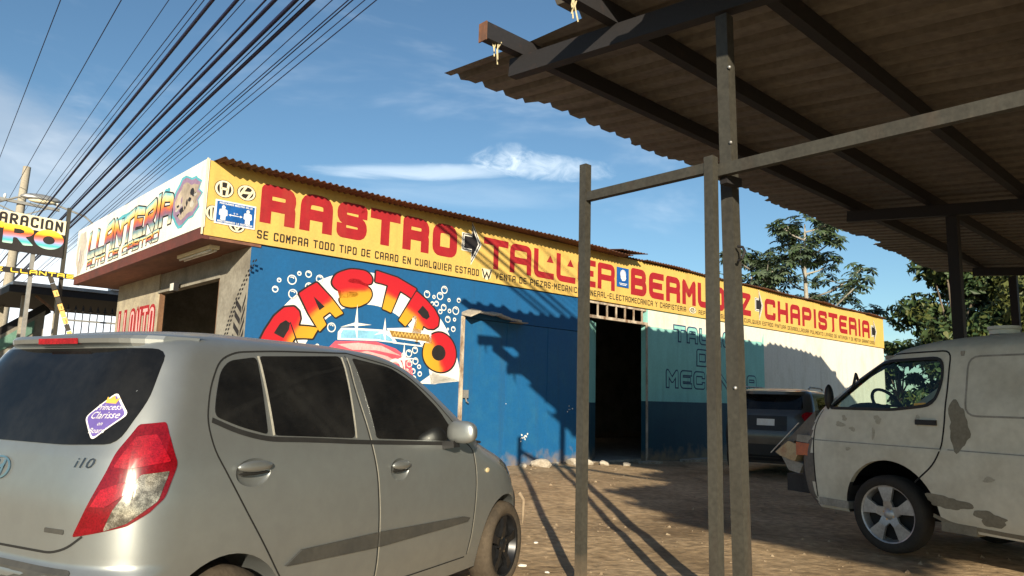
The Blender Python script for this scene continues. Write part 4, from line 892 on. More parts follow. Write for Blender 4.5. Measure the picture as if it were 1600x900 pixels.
def drum(x, z, r, y0, y1, n=48, zs=1.0):
    mb = MB(); a = [(x+r*cos(2*pi*k/n), y0, z+r*zs*sin(2*pi*k/n)) for k in range(n)]; c = [(p[0], y1, p[2]) for p in a]
    mb.add(a+c, [tuple(range(n))[::-1], tuple(range(n, 2*n))]+[(i, (i+1) % n, n+(i+1) % n, n+i) for i in range(n)], 0); return mb

mat('silver_paint', (.345, .37, .375), .38, metal=.74, spec=.5, col2=(.285, .30, .30), nscale=1.6, lo=.35, hi=.75, fine=.03, coat=.12, rvar=.07)
mat('tinted_glass', (.006, .0065, .0075), .05, spec=.28, col2=(.016, .016, .016), nscale=2, rvar=.03)
mat('trim_black', (.016, .016, .017), .5, nscale=6); mat('seam', (.012, .012, .012), .8); mat('wheel_dark', (.010, .010, .011), .7)
mat('moulding_grey', (.045, .045, .043), .55, col2=(.06, .058, .052), nscale=4); mat('dusty_rubber', (.078, .062, .046), .95, spec=.1, col2=(.045, .038, .031), nscale=5, bump=.2, bscale=40)
mat('black_rubber', (.022, .02, .018), .85, col2=(.035, .03, .025), nscale=6); mat('alloy_dark', (.035, .036, .04), .3, metal=.7, nscale=5); mat('dark_chrome', (.16, .16, .16), .3, metal=.9); mat('chrome', (.72, .72, .70), .15, metal=1.0, fine=.02)
mat('lamp_red', (.30, .005, .013), .24, spec=.45, col2=(.18, .003, .009), nscale=22, coat=.15, fine=.4); mat('lamp_dark_red', (.12, .002, .005), .22, spec=.45, col2=(.17, .003, .008), nscale=16, coat=.15, fine=.3)
mat('lamp_clear', (.36, .34, .29), .16, metal=.3, spec=.6, col2=(.09, .08, .065), nscale=30, lo=.35, hi=.6, coat=.2, fine=.5); mat('rubber_seal', (.02, .02, .02), .6); mat('trim_glint', (.62, .60, .52), .4, metal=.4)
mat('sticker_violet', (.14, .10, .36), .45, fine=.03); mat('sticker_white', (.74, .72, .74), .45, fine=.02); mat('sticker_gold', (.75, .42, .08), .4, fine=.03); mat('orange_lens', (.60, .14, .008), .2, coat=.4, nscale=14); mat('amber_lens', (.60, .50, .30), .25, nscale=20)
mat('skin_dust', (.30, .23, .16), .9)

# --- silver hatchback
HB = dict(xr=[(.20, -.44), (.30, -.50), (.45, -.53), (.585, -.535), (.635, -.50), (.80, -.50), (1.0, -.47), (1.06, -.45), (1.25, -.37), (1.43, -.275), (1.49, -.22), (1.52, -.10), (1.535, .10), (1.548, .55)],
          xf=[(.20, 2.98), (.35, 3.05), (.55, 3.04), (.70, 2.98), (.80, 2.90), (.88, 2.72), (.94, 2.52), (1.0, 2.33), (1.1, 2.14), (1.3, 1.83), (1.42, 1.64), (1.49, 1.45), (1.52, 1.25), (1.535, 1.02), (1.548, .65)],
          w=[(.20, .735), (.30, .765), (.45, .79), (.62, .797), (.80, .79), (.95, .775), (1.05, .755), (1.2, .705), (1.35, .645), (1.44, .60), (1.49, .555), (1.52, .45), (1.535, .33), (1.548, .03)],
          rcx=[(.2, .24), (.6, .26), (1.0, .26), (1.3, .24), (1.45, .2), (1.52, .3), (1.548, .02)], rcy=[(.2, .50), (.6, .45), (1.0, .42), (1.3, .34), (1.45, .3), (1.52, .4), (1.548, .028)],
          fcx=[(.2, .7), (.7, .75), (.88, .72), (.96, .60), (1.02, .42), (1.1, .36), (1.3, .34), (1.45, .36), (1.52, .4), (1.548, .02)], mid=(1.15, 1.7, .045))
zs = [.20+.30*i/10 for i in range(10)]+[.50+.14*i/14 for i in range(14)]+[.64+.20*i/8 for i in range(8)]+[.84+.22*i/26 for i in range(26)]+[1.06+.36*i/14 for i in range(14)]+[1.42+.128*i/26 for i in range(27)]
H = Body(HB, zs)
CAR = thing('hatchback', 'dusty silver five-door hatchback with tinted windows and a purple diamond sticker, parked in front', 'car', (-1.80, 3.45, .03), radians(62.2))
body = H.mesh().build('body', ['silver_paint', 'wheel_dark'], CAR)
SC_ = []
for sg in (-1, 1):
    for x, z, w in ((.115, .945, .10), (1.13, .885, .085)):
        q_, _n2 = H.at(z-.02, H.t_of_x(x, z-.02)); mb_ = MB(); mb_.blob((x, sg*abs(q_.y), z-.012), (w*.95, .022, .062), 0, 28, 18); SC_.append(mb_)
cut(body, [drum(0, .285, .335, -1.2, -.52), drum(0, .285, .335, .52, 1.2), drum(2.38, .285, .335, -1.2, -.50), drum(2.38, .285, .335, .50, 1.2)]+SC_, 'body')
for p in body.data.polygons:
    c = p.center
    for wx in (0, 2.38):
        if math.hypot(c.x-wx, c.z-.285) < .333 and abs(c.y) < .785 and abs(c.x-wx) < .33: 
            if abs(c.y) < .74 or abs(math.hypot(p.normal.x, p.normal.z)) > .8 and abs(p.normal.y) < .3: p.material_index = 1
SD_, SL_ = H.side(-1), H.side(1); R_ = H.rear()
def sidefn(e, sg=-1): return H.side(sg, e)
for sg in (-1, 1):
    # windows with black surround
    rear_q = [(-.06, 1.165, .6), (-.035, 1.25), (.01, 1.35), (.07, 1.40), (.23, 1.425, .5), (.205, 1.085, .4), (.06, 1.12)]
    rear_w = [(.252, 1.43, .4), (.82, 1.465, .6), (.805, 1.30), (.775, 1.05, .6), (.24, 1.08, .5)]
    front_w = [(.91, 1.462, .5), (1.22, 1.425), (1.40, 1.345), (1.60, 1.19), (1.72, 1.03, .5), (1.70, 1.0, .5), (.945, 1.042, .5)]
    for nm, pl in (('quarter_window', rear_q), ('rear_window', rear_w), ('front_window', front_w)):
        b = MB(); patch(b, smooth_poly(pl, .05), sidefn(.0035, sg), .05, rim=.006); b.build(nm, 'tinted_glass', CAR, smooth=True, angle=40)
    b = MB()
    ribbon(b, [(-.075, 1.15), (.05, 1.10), (.2, 1.065), (.5, 1.05), (.8, 1.03), (1.2, 1.01), (1.74, .985)], .022, sidefn(.002, sg), r=.1); b.build('window_seal', 'rubber_seal', CAR)
    b = MB(); ribbon(b, [(.238, 1.08), (.242, 1.43)], .013, sidefn(.005, sg), r=.02); b.build('window_divider', 'trim_glint', CAR)
    b = MB(); ribbon(b, [(.83, 1.46), (.815, 1.3), (.785, 1.05)], .012, sidefn(.003, sg)); b.build('window_edge', 'trim_glint', CAR)
    # rear door, front door outlines, fuel of seams
    b = MB()
    for ln in ([(.9, 1.485), (.35, 1.46), (.12, 1.44), (.02, 1.40), (-.06, 1.28), (-.10, 1.14), (-.08, 1.03), (.05, .82), (.30, .46), (.42, .33)], [(.865, 1.47), (.85, 1.3), (.895, 1.02), (.93, .88), (.945, .72), (.955, .5), (.96, .32)],
               [(.9, 1.485), (1.3, 1.425), (1.55, 1.27), (1.80, 1.05)], [(1.80, 1.0), (1.92, .95), (1.955, .77), (1.93, .54), (1.90, .30)], [(.42, .30), (.96, .295), (1.88, .29)]):
        ribbon(b, ln, .0075, sidefn(.0015, sg), r=.12)
    b.build('door_seams', 'seam', CAR)
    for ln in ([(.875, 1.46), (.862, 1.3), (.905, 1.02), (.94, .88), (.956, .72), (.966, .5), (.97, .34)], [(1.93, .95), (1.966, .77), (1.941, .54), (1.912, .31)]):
        b = MB(); ribbon(b, ln, .006, sidefn(.0018, sg), r=.12); b.build('door_edge_glint', 'trim_glint', CAR)  # pale ribbons painted as the bright highlight along the door edges
    b = MB(); patch(b, [(.31, .52), (.40, .575), (.94, .573), (.94, .50)], sidefn(.012, sg), .08, rim=.014); patch(b, [(.955, .50), (.955, .573), (1.80, .545), (1.87, .53), (1.84, .51)], sidefn(.012, sg), .08, rim=.014); b.build('door_moulding', 'moulding_grey', CAR)
    for x, z, w in ((.115, .945, .10), (1.13, .885, .085)):
        f = sidefn(.0, sg)
        b = MB()
        b.blob(tuple(f(x, z+.012)+Vector((0, sg*.014, 0))), (w*.98, .018, .024), 0, 16, 8); b.blob(tuple(f(x, z-.016)+Vector((0, sg*.004, 0))), (w*.9, .006, .009), 2, 16, 6)
        b.build('door_handle', ['silver_paint', 'silver_paint', 'seam'], CAR, smooth=True)
    b = MB(); c = sidefn(.0, sg)(1.60, 1.02)
    def mir(p):
        k = .5+.5*max(-1, min(1, p.x/.08)); return Vector((p.x*(1.25 if p.x > 0 else .45), p.y*(1-.18*k), p.z*(1-.12*k)*(1 if p.z > 0 else .82)))
    sq = lambda v, r: math.copysign(abs(v/r)**.72*r, v) if r else 0
    b.blob(tuple(c+Vector((.02, sg*.105, .035))), (.08, .105, .078), 0, 24, 14, fn=lambda p: mir(Vector((p.x, sq(p.y, .105), sq(p.z, .078)))))
    b.bar(c+Vector((-.0, -sg*.02, -.045)), c+Vector((.01, sg*.08, -.03)), .08, .04, 1); b.build('mirror', ['silver_paint', 'trim_black', 'tinted_glass'], CAR, smooth=True, angle=50)
    b = MB(); f = sidefn(.004, sg); b.blob(tuple(f(2.10, .80)), (.026, .008, .017), 0, 12, 6); b.build('indicator', 'amber_lens', CAR, smooth=True)
    # tail lamp wraps round the corner: outlines given as (position along the plan outline, height)
    def tl(y, x, z): 
        p = H.ol(z); return min(((p[i][0]-x)**2+(p[i][1]+y)**2, i) for i in range(len(p)))[1]
    def lampf(e): 
        def fn(t, z, k=0.0):
            q, n = H.at(z, max(0, t*10)); n = Vector((n.x, n.y)); 
            if n.dot(Vector((-1, -1))) < 0: n = -n
            return Vector((q.x+n.x*(e+k), (q.y+n.y*(e+k))*(1 if sg == -1 else -1), z))
        return fn
    raw = [(.62, -.345, 1.135), (.68, -.28, 1.145), (.71, -.265, 1.09), (.74, -.25, .99), (.75, -.31, .87), (.745, -.35, .82), (.70, -.40, .775), (.535, -.488, .73), (.555, -.475, .80), (.60, -.44, .95), (.61, -.40, 1.04)]
    P = [(tl(y, x, z)/10, z) for y, x, z in raw]
    b = MB(); patch(b, smooth_poly(P, .03), lampf(.004), .045, mi=0, rim=.008)
    cl = [(.69, -.365, .955), (.738, -.275, .965), (.738, -.33, .86), (.70, -.395, .785), (.625, -.455, .757), (.645, -.435, .83)]; Pc = [(tl(y, x, z)/10, z) for y, x, z in cl]; patch(b, smooth_poly(Pc, .02), lampf(.0065), .04, mi=2)
    up = [(.645, -.37, 1.09), (.69, -.30, 1.10), (.722, -.28, 1.0), (.66, -.40, .975), (.63, -.42, .98)]; Pu = [(tl(y, x, z)/10, z) for y, x, z in up]; patch(b, smooth_poly(Pu, .03), lampf(.0065), .04, mi=1)
    lo = [(.60, -.45, .90), (.66, -.41, .93), (.675, -.39, .90), (.63, -.44, .84), (.585, -.465, .84)]; Pl = [(tl(y, x, z)/10, z) for y, x, z in lo]; patch(b, Pl, lampf(.0065), .04, mi=1)
    b.build('tail_lamp', ['lamp_dark_red', 'lamp_red', 'lamp_clear'], CAR, smooth=True, angle=40)
    wheel(CAR, 0, sg*.695, .285, .285, .17, .195, sg, 5, 'dusty_rubber', 'alloy_dark', 'chrome'); wheel(CAR, 2.38, sg*.70, .285, .285, .17, .205, sg, 5, 'dusty_rubber', 'alloy_dark', 'chrome', steer=radians(3))
# windscreen, tail glass, lights, badges
b = MB(); patch(b, smooth_poly([(-.56, 1.43), (.56, 1.43), (.615, 1.22), (.60, 1.06), (.35, 1.048), (-.35, 1.048), (-.60, 1.06), (-.615, 1.22)], .05), H.rear(.004), .06, rim=.006); rear_glass = b.build('rear_window', 'tinted_glass', CAR, smooth=True, angle=40)
b = MB()
for sgn in (1, -1):
    pts = []
def ws(y, z, e=0.0):
    p = H.ol(z); yy = min(abs(y), .999*max(-q[1] for q in p[len(p)-NR-1:]))
    for i in range(len(p)-NR-1, len(p)-1):
        if -p[i+1][1] <= yy <= -p[i][1]:
            f = (yy+p[i][1])/min(p[i+1][1]*-1+p[i][1], -1e-9); x = p[i][0]+(p[i+1][0]-p[i][0])*f; break
    else: x = p[-1][0]
    return Vector((x+.004+e, y, z+.003))
patch(b, smooth_poly([(-.60, 1.06), (.60, 1.06), (.52, 1.43), (-.52, 1.43)], .06), ws, .06); b.build('windscreen', 'tinted_glass', CAR, smooth=True)
b = MB()                                                         # roof spoiler lip over the tail glass, with the brake light in it
for i in range(24):
    y0, y1 = -.56+1.12*i/24, -.56+1.12*(i+1)/24
    def sec(y):
        k = 1-(abs(y)/.60)**4; f = H.rear(.0); a = f(y, 1.475); c = f(y, 1.435)
        return [a+Vector((.03, 0, .012)), a+Vector((-.055*k, 0, .012)), a+Vector((-.075*k, 0, -.004)), a+Vector((-.07*k, 0, -.022)), c+Vector((.01, 0, 0))]
    s0, s1 = sec(y0), sec(y1)
    for j in range(4): b.poly([s0[j], s1[j], s1[j+1], s0[j+1]])
b.build('spoiler', 'silver_paint', CAR, smooth=True, recalc=True)
b = MB(); f = H.rear(.0)
for i in range(10):
    y0, y1 = -.14+.28*i/10, -.14+.28*(i+1)/10; q = lambda y, dz, dx: f(y, 1.475)+Vector((-.0765+dx, 0, dz))
    b.poly([q(y0, -.002, 0), q(y1, -.002, 0), q(y1, -.026, .002), q(y0, -.026, .002)])
    b.poly([q(y0, -.026, .002), q(y1, -.026, .002), q(y1, -.026, .03), q(y0, -.026, .03)])
b.build('brake_light', 'lamp_red', CAR)
b = MB(); RF = H.rear(.0015)
ribbon(b, [(-.56, .735), (-.50, .69), (-.42, .666), (0, .662), (.42, .666), (.50, .69), (.56, .735)], .009, RF, r=.06); b.build('hatch_seams', 'seam', CAR)
b = MB(); patch(b, smooth_poly([(-.58, .50), (-.55, .618), (.55, .618), (.58, .50), (.50, .36), (-.50, .36)], .03), H.rear(.004), .08, rim=.006); b.build('bumper_insert', 'moulding_grey', CAR)
b = MB(); patch(b, [(-.16, .42), (-.16, .53), (.16, .53), (.16, .42)], H.rear(.012), .1, rim=.01); b.build('licence_plate', 'white_paint', CAR)
b = MB(); RB = H.rear(.005); typeset(b, 'i10', lambda x, y: RB(.455+x*1.15, .972+y*.85), .062, align='LEFT', shear=.25); b.build('model_badge', 'dark_chrome', CAR, recalc=False)
b = MB(); rb = H.rear(.008)
for rr, tt in ((.075, .012),):
    for i in range(28):
        a, c = 2*pi*i/28, 2*pi*(i+1)/28; b.poly([rb(rr*cos(a), .945+rr*.6*sin(a)), rb(rr*cos(c), .945+rr*.6*sin(c)), rb((rr-tt)*cos(c), .945+(rr-tt)*.6*sin(c)), rb((rr-tt)*cos(a), .945+(rr-tt)*.6*sin(a))])
for ln in ([(-.03, .915), (-.015, .975)], [(.015, .915), (.03, .975)], [(-.022, .935), (.022, .955)]):
    for q in stroke([Vector(p) for p in ln], .013): b.poly([rb(p.x, p.y) for p in q])
b.build('maker_emblem', 'chrome', CAR, recalc=False)
b = MB(); patch(b, smooth_poly([(.37, .735), (.37, .752), (.475, .752), (.475, .735)], .005), H.rear(.004), .1, rim=.003); b.build('small_badge', 'moulding_grey', CAR)
# diamond sticker on the tail glass
D0, D1, D2, D3 = (.495, 1.225), (.575, 1.155), (.50, 1.085), (.415, 1.165)
b = MB(); ctr = Vector((.4955, 1.157))
def dia(k): return smooth_poly([tuple(ctr+(Vector(p)-ctr)*k) for p in ((.496, 1.252), (.585, 1.168), (.495, 1.068), (.406, 1.152))], .02*k)
patch(b, dia(1.0), H.rear(.006), .04, mi=0); patch(b, dia(.90), H.rear(.0068), .04, mi=1)
sk = H.rear(.0076)
for s, yy, sz in (('Princess', 1.182, .032), ('Clarisse', 1.150, .038), ('on', 1.124, .022), ('Board', 1.096, .028)):
    typeset(b, s, lambda x, y, yy=yy: sk(.496+x, yy+y+(x*.05)), sz, 0, shear=.2)
patch(b, [(.472, 1.208), (.468, 1.232), (.482, 1.222), (.495, 1.238), (.508, 1.222), (.522, 1.230), (.518, 1.206)], sk, .05, mi=2); b.build('diamond_sticker', ['sticker_white', 'sticker_violet', 'sticker_gold'], rear_glass, recalc=False)
b = MB(); b.tube([(1.12, -.02, 1.515), (1.02, -.02, 1.68)], [.005, .003], 6); b.blob((1.12, -.02, 1.52), (.03, .015, .012)); b.build('antenna', 'trim_black', CAR)
for sg in (-1, 1):
    b = MB(); patch(b, [(2.71, .28), (2.715, .42), (2.68, .56), (2.74, .63), (2.88, .62), (2.97, .55), (2.98, .30)], sidefn(.012, sg), .06, rim=.02); b.build('bumper_corner', 'trim_black', CAR, smooth=True, angle=40)
b = MB(); b.tube([(2.64, -.745, .60), (2.69, -.755, .55), (2.70, -.75, .46), (2.69, -.75, .38)], [.012, .014, .012, .008], 6); b.build('torn_liner', 'skin_dust', CAR, smooth=True)
b = MB(); b.tube([(2.02, -.60, .955), (1.98, -.66, 1.0), (2.1, -.72, .975)], .008, 6); b.build('wiper_end', 'trim_black', CAR)
b = MB(); f = sidefn(.004)
for sg in (-1, 1):
    b = MB(); patch(b, smooth_poly([(2.30, .84), (2.62, .87), (2.84, .70), (2.86, .62), (2.66, .66)], .04), sidefn(.004, sg), .06, rim=.006); b.build('headlamp', 'lamp_clear', CAR, smooth=True)

# --- white panel van under the canopy
VN = dict(xr=[(.3, -3.55), (.5, -3.6), (1.0, -3.6), (1.75, -3.48), (1.9, -3.4), (1.96, -3.2), (1.985, -2.6)],
          xf=[(.30, 1.02), (.45, 1.12), (.75, 1.15), (1.0, 1.10), (1.16, 1.02), (1.26, .93), (1.5, .62), (1.7, .32), (1.82, .12), (1.88, -.05), (1.93, -.35), (1.96, -.8), (1.985, -1.6)],
          w=[(.30, .80), (.42, .835), (.7, .86), (.95, .865), (.975, .857), (1.26, .845), (1.5, .80), (1.74, .745), (1.83, .715), (1.855, .69), (1.90, .62), (1.94, .50), (1.97, .33), (1.985, .05)],
          rcx=[(.3, .15), (1.9, .15), (1.985, .05)], rcy=[(.3, .2), (1.9, .2), (1.985, .04)], fcx=[(.3, .34), (1.0, .36), (1.3, .40), (1.7, .42), (1.88, .45), (1.985, .3)], fcy=[(.3, .75), (1.26, .78), (1.985, .6)], nf=2.6, mid=(-1.2, 2.4, .02))
vz = [.30+.65*i/16 for i in range(16)]+[.95+.03*i/5 for i in range(5)]+[.98+.86*i/22 for i in range(22)]+[1.84+.145*i/20 for i in range(21)]
V = Body(VN, vz); VAZ = radians(-26); vfx = Vector((sin(VAZ), cos(VAZ), 0)); vly = Vector((-vfx.y, vfx.x, 0)); vo = Vector((3.448, 6.904, 0))-vly*.86
VAN = thing('panel_van', 'dirty white panel van with primer patches parked under the canopy, nose to the left', 'van', tuple(vo), radians(90+26))
mat('van_white', (.62, .60, .50), .55, col2=(.46, .43, .34), nscale=1.8, lo=.42, hi=.72, fine=.06, coat=.05, rvar=.1); mat('primer_brown', (.225, .205, .155), .85, col2=(.16, .145, .11), nscale=5); mat('primer_grey', (.25, .235, .20), .85, col2=(.35, .33, .29), nscale=7)
mat('filler', (.36, .335, .27), .8, col2=(.46, .43, .34), nscale=12, lo=.3, hi=.7)
mat('bare_panel', (.11, .105, .095), .6, col2=(.18, .16, .13), nscale=4)
mat('cab_trim', (.035, .034, .034), .8)
g_ = bpy.data.materials.new('clear_glass'); g_.use_nodes = True; q_n = g_.node_tree; q_n.nodes.clear()
_o = q_n.nodes.new('ShaderNodeOutputMaterial'); _m = q_n.nodes.new('ShaderNodeMixShader'); _t = q_n.nodes.new('ShaderNodeBsdfTransparent'); _g = q_n.nodes.new('ShaderNodeBsdfGlossy'); _f = q_n.nodes.new('ShaderNodeFresnel')
_t.inputs[0].default_value = (.52, .66, .60, 1); _g.inputs[1].default_value = .03; _f.inputs[0].default_value = 1.45
q_n.links.new(_f.outputs[0], _m.inputs[0]); q_n.links.new(_t.outputs[0], _m.inputs[1]); q_n.links.new(_g.outputs[0], _m.inputs[2]); q_n.links.new(_m.outputs[0], _o.inputs[0]); M['clear_glass'] = g_
vb = V.mesh().build('body', ['van_white', 'cab_trim', 'bare_panel'], VAN)
VWIN = smooth_poly([(.60, 1.285, .6), (.36, 1.50), (.12, 1.705, 1.2), (.0, 1.735), (-.55, 1.75, 1.4), (-.565, 1.55), (-.50, 1.335, 1.6), (-.1, 1.285)], .08)
inner = MB(); N_ = 24
VI = dict(VN); VI['w'] = [(z, max(w-.05, .02)) for z, w in VN['w']]; VI['xf'] = [(z, x-.07) for z, x in VN['xf']]; VI['xr'] = [(0, -1.25), (2.2, -1.25)]
inner = Body(VI, [.55+1.36*i/24 for i in range(25)]).mesh()
for i in range(len(inner.m)): inner.m[i] = 1
win = MB(); win.prism(VWIN, lambda x, z: (x, -1.5, z), lambda x, z: (x, 1.5, z))
wsc = MB(); wsc.prism([(.52, 1.29), (.95, 1.26), (1.6, 1.4), (.6, 2.1), (.0, 1.83), (.24, 1.66)], lambda x, z: (x, -.66, z), lambda x, z: (x, .66, z))
cut(vb, [drum(-.03, .35, .475, .50, 1.3), drum(-.03, .35, .475, -1.3, -.5), drum(-2.57, .35, .43, .50, 1.3), drum(-2.57, .35, .43, -1.3, -.5), inner, win, wsc], 'body')
for p in vb.data.polygons:
    c = p.center
    for wx, r in ((-.03, .475), (-2.57, .43)):
        if math.hypot(c.x-wx, c.z-.35) < r*1.003 and abs(c.y) < .80: p.material_index = 1
    if c.x > .815 and c.z < 1.22 and p.material_index == 0: p.material_index = 2
vs_ = lambda e, sg=1: V.side(sg, e)
for sg in (1, -1):
    b = MB(); patch(b, VWIN, vs_(-.012, sg), .08); b.build('door_window', 'clear_glass', VAN)
    b = MB(); ribbon(b, [(.60, 1.285, .6), (.36, 1.50), (.12, 1.705, 1.2), (.0, 1.735), (-.55, 1.75, 1.4), (-.565, 1.55), (-.50, 1.335, 1.6), (-.1, 1.285)], .028, vs_(.004, sg), closed=True, r=.08); b.build('window_seal', 'rubber_seal', VAN)
    b = MB()
    ribbon(b, [(-.05, 1.80), (-.62, 1.81), (-.615, 1.45), (-.60, 1.19), (-.56, .96), (-.48, .82), (-.30, .66)], .014, vs_(.002, sg), r=.08); b.build('door_rear_seam', 'seam', VAN); b = MB(); ribbon(b, [(.79, .40), (.80, .8), (.79, 1.1), (.70, 1.27)], .014, vs_(.002, sg), r=.1); b.build('door_seams', 'seam', VAN)
    b = MB(); ribbon(b, [(-.78, 1.75, 1), (-.78, 1.25, 1), (-2.0, 1.25, 1), (-2.0, 1.75, 1)], .016, vs_(.002, sg), closed=True, r=.10); b.build('pressed_panel', 'primer_grey', VAN)
    for x0_, x1_ in ((.78, -.56), (-.62, -3.3)):
        b = MB(); ribbon(b, [(x0_, .962), (x1_, .962)], .008, vs_(.002, sg)); b.build('belt_crease', 'primer_grey', VAN)
    b = MB(); f = vs_(.0, sg); b.box(tuple(f(-.53, 1.16)+Vector((0, -.006, 0))), tuple(f(-.34, 1.205)+Vector((0, .024, 0)))) if sg > 0 else b.box(tuple(f(-.53, 1.16)+Vector((0, -.024, 0))), tuple(f(-.34, 1.205)+Vector((0, .006, 0)))); b.build('door_handle', 'trim_black', VAN)
    b = MB(); c = vs_(.0, sg)(.60, 1.39); b.blob(tuple(c+Vector((.02, sg*.07, .0))), (.035, .055, .13), 0, 14, 10); b.tube([c+Vector((0, -sg*.01, -.1)), c+Vector((.02, sg*.06, -.06))], .018, 6); b.build('mirror', 'trim_black', VAN, smooth=True)
    wheel(VAN, 0, sg*.76, .345, .345, .20, .255, sg, 5, 'black_rubber', 'galv', 'chrome', steer=radians(6), style='fat'); wheel(VAN, -2.57, sg*.76, .345, .345, .20, .235, sg, 5, 'black_rubber', 'galv', 'chrome', style='fat')
def blotch(mb, x, z, rx, rz, seed, fn, mi=0):
    rng = random.Random(seed); n = 40; ph = [rng.uniform(0, 6) for _ in range(5)]; k = lambda a: 1+.22*sin(2*a+ph[0])+.14*sin(3*a+ph[1])+.08*sin(5*a+ph[2])+.06*sin(9*a+ph[3])
    patch(mb, [(x+rx*cos(2*pi*i/n)*k(2*pi*i/n), z+rz*sin(2*pi*i/n)*k(2*pi*i/n)) for i in range(n)], fn, .08, mi)
f = vs_(.0025)
for i, (x, z, rx, rz) in enumerate(((-.72, 1.16, .10, .17), (-.58, .525, .17, .06), (-.93, .44, .13, .055))):
    b = MB(); blotch(b, x, z, rx, rz, i, f); b.build('primer_patch', 'primer_brown', VAN, smooth=True)
f = vs_(.0022)
for i, (x, z, rx, rz) in enumerate(((.42, 1.19, .03, .025), (.47, 1.13, .045, .03), (.33, 1.09, .035, .02), (.05, 1.19, .04, .035), (.10, 1.06, .02, .045), (.38, .90, .025, .02), (-.35, 1.2, .025, .04), (-.95, .75, .05, .02), (-1.5, .9, .07, .025))):
    b = MB(); blotch(b, x, z, rx, rz, i+20, f); b.build('filler_spot', 'filler', VAN, smooth=True)
b = MB(); b.box((.42, .70, .33), (.76, .835, .40)); b.build('step_sill', 'primer_grey', VAN)
b = MB(); b.box((-.80, .70, .28), (-.50, .82, .36)); b.build('torn_sill', 'primer_brown', VAN)
b = MB(); f2 = vs_(.002); ribbon(b, [(-.44, .40), (-.6, .345), (-1.0, .335), (-2.0, .325)], .035, f2, r=.05); b.build('rusty_sill', 'primer_brown', VAN)
b = MB()                                                         # steering wheel, dash, seats inside the cab
for i in range(28):
    a, c = 2*pi*i/28, 2*pi*(i+1)/28; P0_ = lambda t: Vector((.28+.10*sin(t), .38+.19*cos(t), 1.32+.16*sin(t))); b.tube([P0_(a), P0_(c)], .016, 6, caps=False)
b.tube([(.28, .38, 1.32), (.55, .38, 1.1)], .025, 6); b.tube([P0_(0), P0_(pi)], .014, 6); b.build('steering_wheel', 'cab_trim', VAN)
b = MB(); b.box((.45, -.74, .9), (.85, .74, 1.255)); b.blob((.5, .38, 1.26), (.2, .25, .09)); b.build('dashboard', 'cab_trim', VAN)
for y in (.40, -.40):
    b = MB(); b.box((-.55, y-.24, .8), (-.05, y+.24, 1.0)); b.bar((-.35, y, 1.0), (-.58, y, 1.55), .50, .14, upv=(1, 0, 0)); b.bar((-.57, y, 1.56), (-.62, y, 1.72), .26, .10, upv=(1, 0, 0)); b.build('seat', 'cab_trim', VAN)
b = MB(); b.box((-.74, -.74, .6), (-.71, .74, 1.80)); b.box((-.71, -.70, 1.76), (.05, .70, 1.79)); b.box((-.70, -.80, 1.0), (-.25, -.70, 1.78)); b.build('bulkhead', 'primer_grey', VAN)
b = MB(); b.tube([(.36, .70, 1.56), (.30, .80, 1.62), (.32, .82, 1.50), (.42, .76, 1.44)], .014, 6); b.build('cab_mirror', 'trim_black', VAN)
b = MB(); f = vs_(.003); patch(b, [(-.31, 1.325), (-.31, 1.345), (-.42, 1.355), (-.42, 1.335)], vs_(-.008), .1); b.build('yellow_sticker', 'sticker_gold', VAN)
# stripped, damaged nose: dark slanted panel, hanging headlamp, orange corner lamp
mat('hanging_lamp', (.44, .34, .19), .2, spec=.6, col2=(.36, .20, .10), nscale=7, coat=.5)  # the headlamp's yellow reflection is mixed into this tan colour
b = MB(); b.prism([(.81, 1.25), (1.12, 1.02), (1.44, .79), (1.40, .77), (1.12, .93), (.81, .97)], lambda x, z: (x, .80-.12*(x-.81), z), lambda x, z: (x, .70-.2*(x-.81), z)); b.build('bent_front_panel', 'bare_panel', VAN)
b = MB(); b.bar((1.0, .83, 1.12), (1.46, .765, .782), .008, .009); b.build('panel_edge', 'trim_glint', VAN)  # pale bar drawn as the lit rim of the bent panel
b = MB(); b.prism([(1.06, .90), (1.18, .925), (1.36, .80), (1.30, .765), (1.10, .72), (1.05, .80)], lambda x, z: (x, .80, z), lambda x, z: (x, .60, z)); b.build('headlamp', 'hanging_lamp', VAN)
b = MB(); b.prism([(1.30, .765), (1.10, .72), (1.0, .70), (1.06, .60), (1.2, .62)], lambda x, z: (x, .78, z), lambda x, z: (x, .62, z)); b.build('lamp_bracket', 'primer_grey', VAN)
b = MB(); b.prism([(.84, .80), (.84, .915), (1.05, .925), (1.05, .79)], lambda x, z: (x, .845-.10*(x-.84), z), lambda x, z: (x, .6, z)); b.build('corner_lamp', 'orange_lens', VAN)
b = MB(); b.prism([(.84, .92), (.84, 1.0), (1.03, 1.0), (1.05, .93)], lambda x, z: (x, .84-.10*(x-.84), z), lambda x, z: (x, .6, z)); b.build('corner_marker', 'primer_grey', VAN)
b = MB(); b.box((.80, .30, .42), (1.0, .78, .78)); b.box((1.0, .40, .40), (1.3, .70, .58)); b.build('engine_bay', 'cab_trim', VAN)
b = MB(); b.lathe([(0, 0), (.12, 0), (.115, .035), (.13, .045), (.125, .07), (.0, .075)], (-.80, .25, 1.965), 20, axis='z'); b.build('roof_vent', 'van_white', VAN, smooth=True, angle=40)

